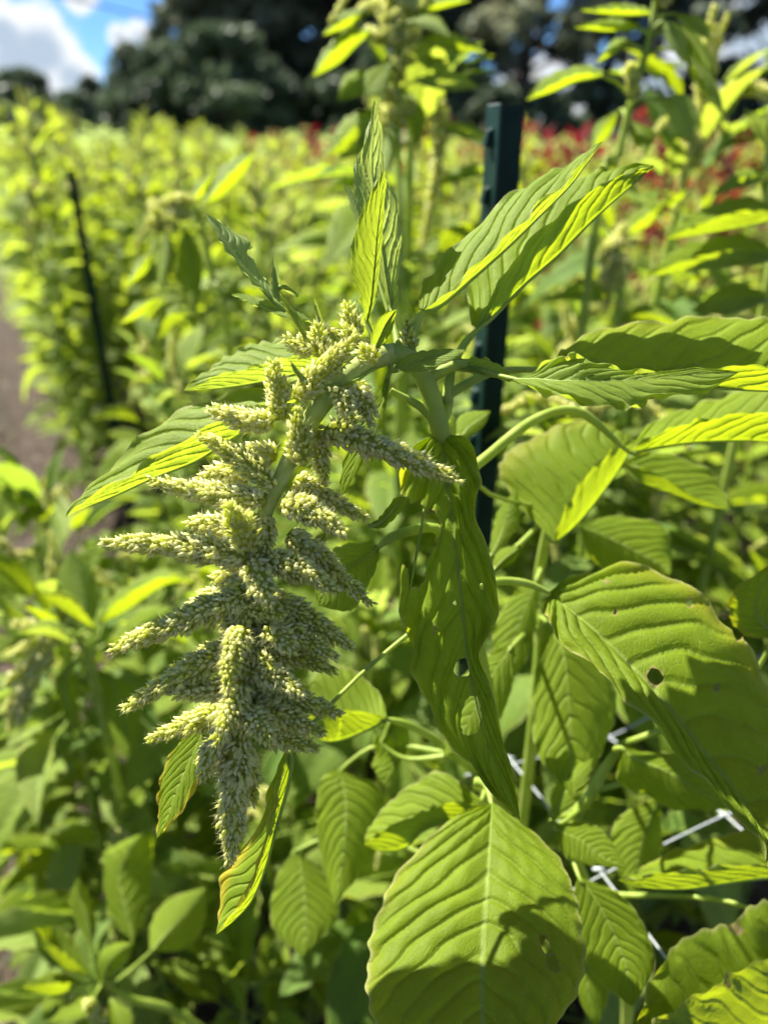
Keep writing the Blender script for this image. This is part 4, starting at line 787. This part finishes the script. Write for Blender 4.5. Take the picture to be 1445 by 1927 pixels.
def variant(seed, ls=.19, nmin=25):
    """stem mesh and a list of (template index, matrix, yellowness) for a plant 1 m tall"""
    r = random.Random(seed); lean = r.uniform(-.06, .06), r.uniform(-.06, .06)
    sp = [(0, 0, -.03), (lean[0]*.3, lean[1]*.2, .35), (lean[0]*.7, lean[1]*.8, .7), (lean[0]*1.2, lean[1]*1.2, 1.0)]
    fine = spline(sp, 60); sm = MB().add(*tube(sp, [.0085, .0075, .006, .0035], 7, 16)); LV, SV = [], []
    n = r.randint(nmin, nmin+5)
    for i in range(n):
        t = .14 + .85*(i/(n-1))**.9; p = fine[int(t*59)]; an = i*2.39996 + r.uniform(-.4, .4)
        size = (ls if t < .75 else ls - .40*(t-.75)*ls/.19)*r.uniform(.75, 1.2); elv = r.uniform(-.25, .35) + (.75 if t > .86 else .15)*t
        m_ = Matrix.Translation(p) @ Matrix.Rotation(an, 4, 'Z') @ Matrix.Rotation(-elv, 4, 'Y') @ Matrix.Rotation(r.uniform(-.4, .4), 4, 'X') @ Matrix.Scale(size, 4)
        LV.append((r.choice([3, 0, 4, 0]) if t > .85 else r.randrange(7), m_, (r.uniform(0, .25) if t > .5 else r.uniform(.1, .9))))
        if r.random() < .7:           # axillary tuft
            for j in range(r.randint(2, 3)):
                a2 = an + r.uniform(-.9, .9); s2 = size*r.uniform(.35, .6); off = Vector((math.cos(an), math.sin(an), .5))*r.uniform(.02, .06)
                m2 = Matrix.Translation(Vector(p) + off) @ Matrix.Rotation(a2, 4, 'Z') @ Matrix.Rotation(-r.uniform(.1, 1.1), 4, 'Y') @ Matrix.Scale(s2, 4)
                LV.append((r.choice([0, 3, 4, 1]), m2, r.uniform(0, .2)))
    top = fine[-1]
    for j in range(r.randint(5, 8)):
        m_ = Matrix.Translation(top - np.array([0, 0, r.uniform(0, .10)])) @ Matrix.Rotation(r.uniform(0, 6.28), 4, 'Z') @ Matrix.Rotation(r.uniform(-.3, .4), 4, 'Y') @ Matrix.Scale(r.uniform(.35, .75), 4)
        SV.append((r.choice([0, 0, 1, 1, 2]), m_))
    return sm, LV, SV
VAR = [variant(60+i) for i in range(6)]
VARF = [variant(80+i, .125, 36) for i in range(4)]; VAR += VARF
VAR += [variant(95+i, .27, 17) for i in range(3)]
VST = [v[0].mesh('stem', 'stem') for v in VAR]
def whole(v, ts, lm='leaf'):
    mb = MB(); sm, LV, SV = v
    for k_, m_, y_ in LV: mbcopy(TL[k_], mb, m_)
    return mb
rp = random.Random(77); group_g = 'green amaranth plants of the field'
def place_full(x, y, h, rot, vi, label, group, red=False):
    o = empty('amaranth_plant', (x, y, 0)); o.rotation_euler = (0, 0, rot); o.scale = (h,)*3
    tag(o, label, 'plant', group); sm, LV, SV = VAR[vi]
    obj('stem', VST[vi], o)
    for k_, m_, y_ in LV:
        l = obj('leaf', (TLr if red else TLm)[k_], o); l.matrix_local = m_; l.color = (y_, rp.choice([0, 0, .1, .25, .5]), 0 if red else rp.choice([0, 0, .15, .35, .6]), 1)
    for k_, m_ in SV:
        l = obj('flower_spike', (TSr if red else TSm)[k_], o); l.matrix_local = m_
    return o
# single-mesh plants for the far field
FARm, FARr, FARs = [], [], []
for vi in range(4):
    sm, LV, SV = VARF[vi]; mb = MB()
    for k_, m_ in SV: mbcopy(TSmb[k_], mb, m_)
    FARs.append(mb.mesh('flower_spikes', 'floret'))
    for red, store in ((False, FARm), (True, FARr)):
        mb = MB()
        for k_, m_, y_ in LV: mbcopy(TL[k_], mb, m_)
        for v, f_, u_, c_ in [(np.concatenate(sm.v), sm.f, np.concatenate(sm.uv), np.concatenate(sm.c))]: mb.add(v, f_, u_, c_)
        me = mb.mesh('amaranth_plant', 'red_leaf' if red else 'leaf')
        store.append(me)
def zone(px):
    if px < 330: return 'far left below the clouds'
    if px < 620: return 'behind the flower cluster below the big dark tree'
    if px < 920: return 'left of the green post'
    if px < 1180: return 'just right of the green post'
    return 'near the right edge'
def project(p):
    rel = np.array(p) - cam_pos; dz = rel@fwd
    return (rel@rgt)/dz*F + W/2, H/2 - (rel@upv)/dz*F, dz
cand = []
t = -1.0
rows = [-.02, .22, .62, 1.05, 1.5, 1.95, 2.5, 3.0, 3.6, 4.2, 5.0, 6.0, 7., 8., 9.2, 10.5, 12, 13.5, 15, 17, 19, 21]
for ri, sl in enumerate(rows):
    t = -8.0
    while t < 34:
        x, y = rowd*t + rown*(sl + rp.uniform(-.08, .08)); dist = math.hypot(x, y)
        gap = .24 if dist < 5 else (.40 if dist < 10 else .6)
        t += gap*rp.uniform(.8, 1.25)
        if y < .3 or dist < (1.0 if x < -.1 else .85): continue
        if sl < .1 and dist > 1.6: continue
        px, py, dz = project((x, y, .9))
        if dz < .3 or px < -260 or px > W + 260: continue
        if 40 < px < 240 and 1.75 < dist < 2.95 and sl < .5: continue
        cand.append((dist, x, y, sl, px))
cand.sort()
npl = 0; nfull = 0; cnt = {}; stuff = MB(); stuffn = 0
for dist, x, y, sl, px in cand:
    red = sl > 2.9 and (sl < 4.0 or (sl > 5 and rp.random() < .3)) and px > 420 and (px > 1000 or math.sin(x*1.7 + y) > -.1)
    h = rp.uniform(1.08, 1.34) if dist < 3 else rp.uniform(1.18, 1.42)
    if dist < 1.5: h = rp.uniform(.95, 1.2) if px > 950 else rp.uniform(.72, 1.0)
    elif dist < 2.2: h = rp.uniform(.95, 1.2)
    if red: h = rp.uniform(1.38, 1.52)
    elif dist > 3 and rp.random() < .12: h = rp.uniform(1.45, 1.6)
    col = 'red-leaved' if red else 'yellow-green'
    if dist < 2.7:
        nfull += 1; npl += 1; zk = (col, zone(px)); cnt[zk] = cnt.get(zk, 0) + 1
        place_full(x, y, h, rp.uniform(0, 6.28), (rp.randrange(6) if dist < 1.8 else 6 + rp.randrange(4)), 'blurred %s amaranth, %s, %s nearest there' % (col, zone(px), ORD[cnt[zk]-1]), 'nearer amaranth, ' + zone(px), red)
    elif npl < 292:
        npl += 1; vi = rp.randrange(4)
        o = obj('amaranth_plant', (FARr if red else FARm)[vi]); o.location = (x, y, 0); o.scale = (h,)*3; o.rotation_euler = (0, 0, rp.uniform(0, 6.28)); o.color = (rp.uniform(0, .8), 0 if red else rp.uniform(0, .55), 0 if red else rp.choice([0, 0, .2, .4]), 1)
        if not red: obj('flower_head', FARs[vi], o)
        tag(o, 'small distant %s amaranth, %s' % (col, zone(px)), 'plant', ('far red amaranth, ' if red else 'far amaranth, ') + zone(px))
    else:
        if red and rp.random() < .5: continue
        stuffn += 1; mtx = Matrix.Translation((x, y, h*.5)) @ Matrix.Rotation(rp.uniform(0, 6.28), 4, 'Z')
        for j in range(55):
            m2 = mtx @ Matrix.Translation((rp.uniform(-.2, .2), rp.uniform(-.2, .2), rp.uniform(-.2, .5)*h)) @ Matrix.Rotation(rp.uniform(0, 6.28), 4, 'Z') @ Matrix.Rotation(rp.uniform(-.6, .6), 4, 'Y')
            q = np.array([[0, 0, 0, 1], [.10, .05, .02, 1], [.2, 0, -.02, 1], [.10, -.05, .02, 1]])@np.array(m2).T
            stuff.add(q[:, :3], [[0, 1, 2, 3]], [[0, .5], [.5, .8], [1, .5], [.5, .2]])
tag(obj('far_crop', stuff.mesh('far_crop', 'leaf')), 'far yellow-green crop merging into one mass before the trees', 'crop', None, 'stuff')
for (xx, yy, dd, hh, vi, lb) in ((760, 300, 1.2, 1.62, 7, 'second tall amaranth just behind the tall one at top centre'), (1215, 300, 1.25, 1.55, 8, 'tall leafy amaranth behind the leaning stem at top right')):
    q = P(xx, yy, dd); place_full(q[0], q[1], hh, 1.1*vi, vi, lb, 'tall plants')
low = [(-.36, .76, .58), (-.16, .80, .62), (-.52, 1.0, .70), (.0, .74, .60), (.14, .80, .70), (-.30, 1.08, .80), (-.70, 1.28, .85), (.34, .74, .62), (.48, .86, .75), (-.06, 1.0, .78), (.24, 1.0, .85), (-.62, .92, .50), (-.45, .70, .42), (-.22, .64, .45), (.6, 1.0, .9)]
low.sort(key=lambda q: q[0]/q[1])
for i, (xx, yy, hh) in enumerate(low):
    place_full(xx, yy, hh, 2.1*i, 10 + i % 3, 'low broad-leaved amaranth under the foreground leaves, %s from the left' % ORD[i], 'low plants at the foot of the row')
print('PLANTS', npl, 'full', nfull, 'stuff', stuffn)
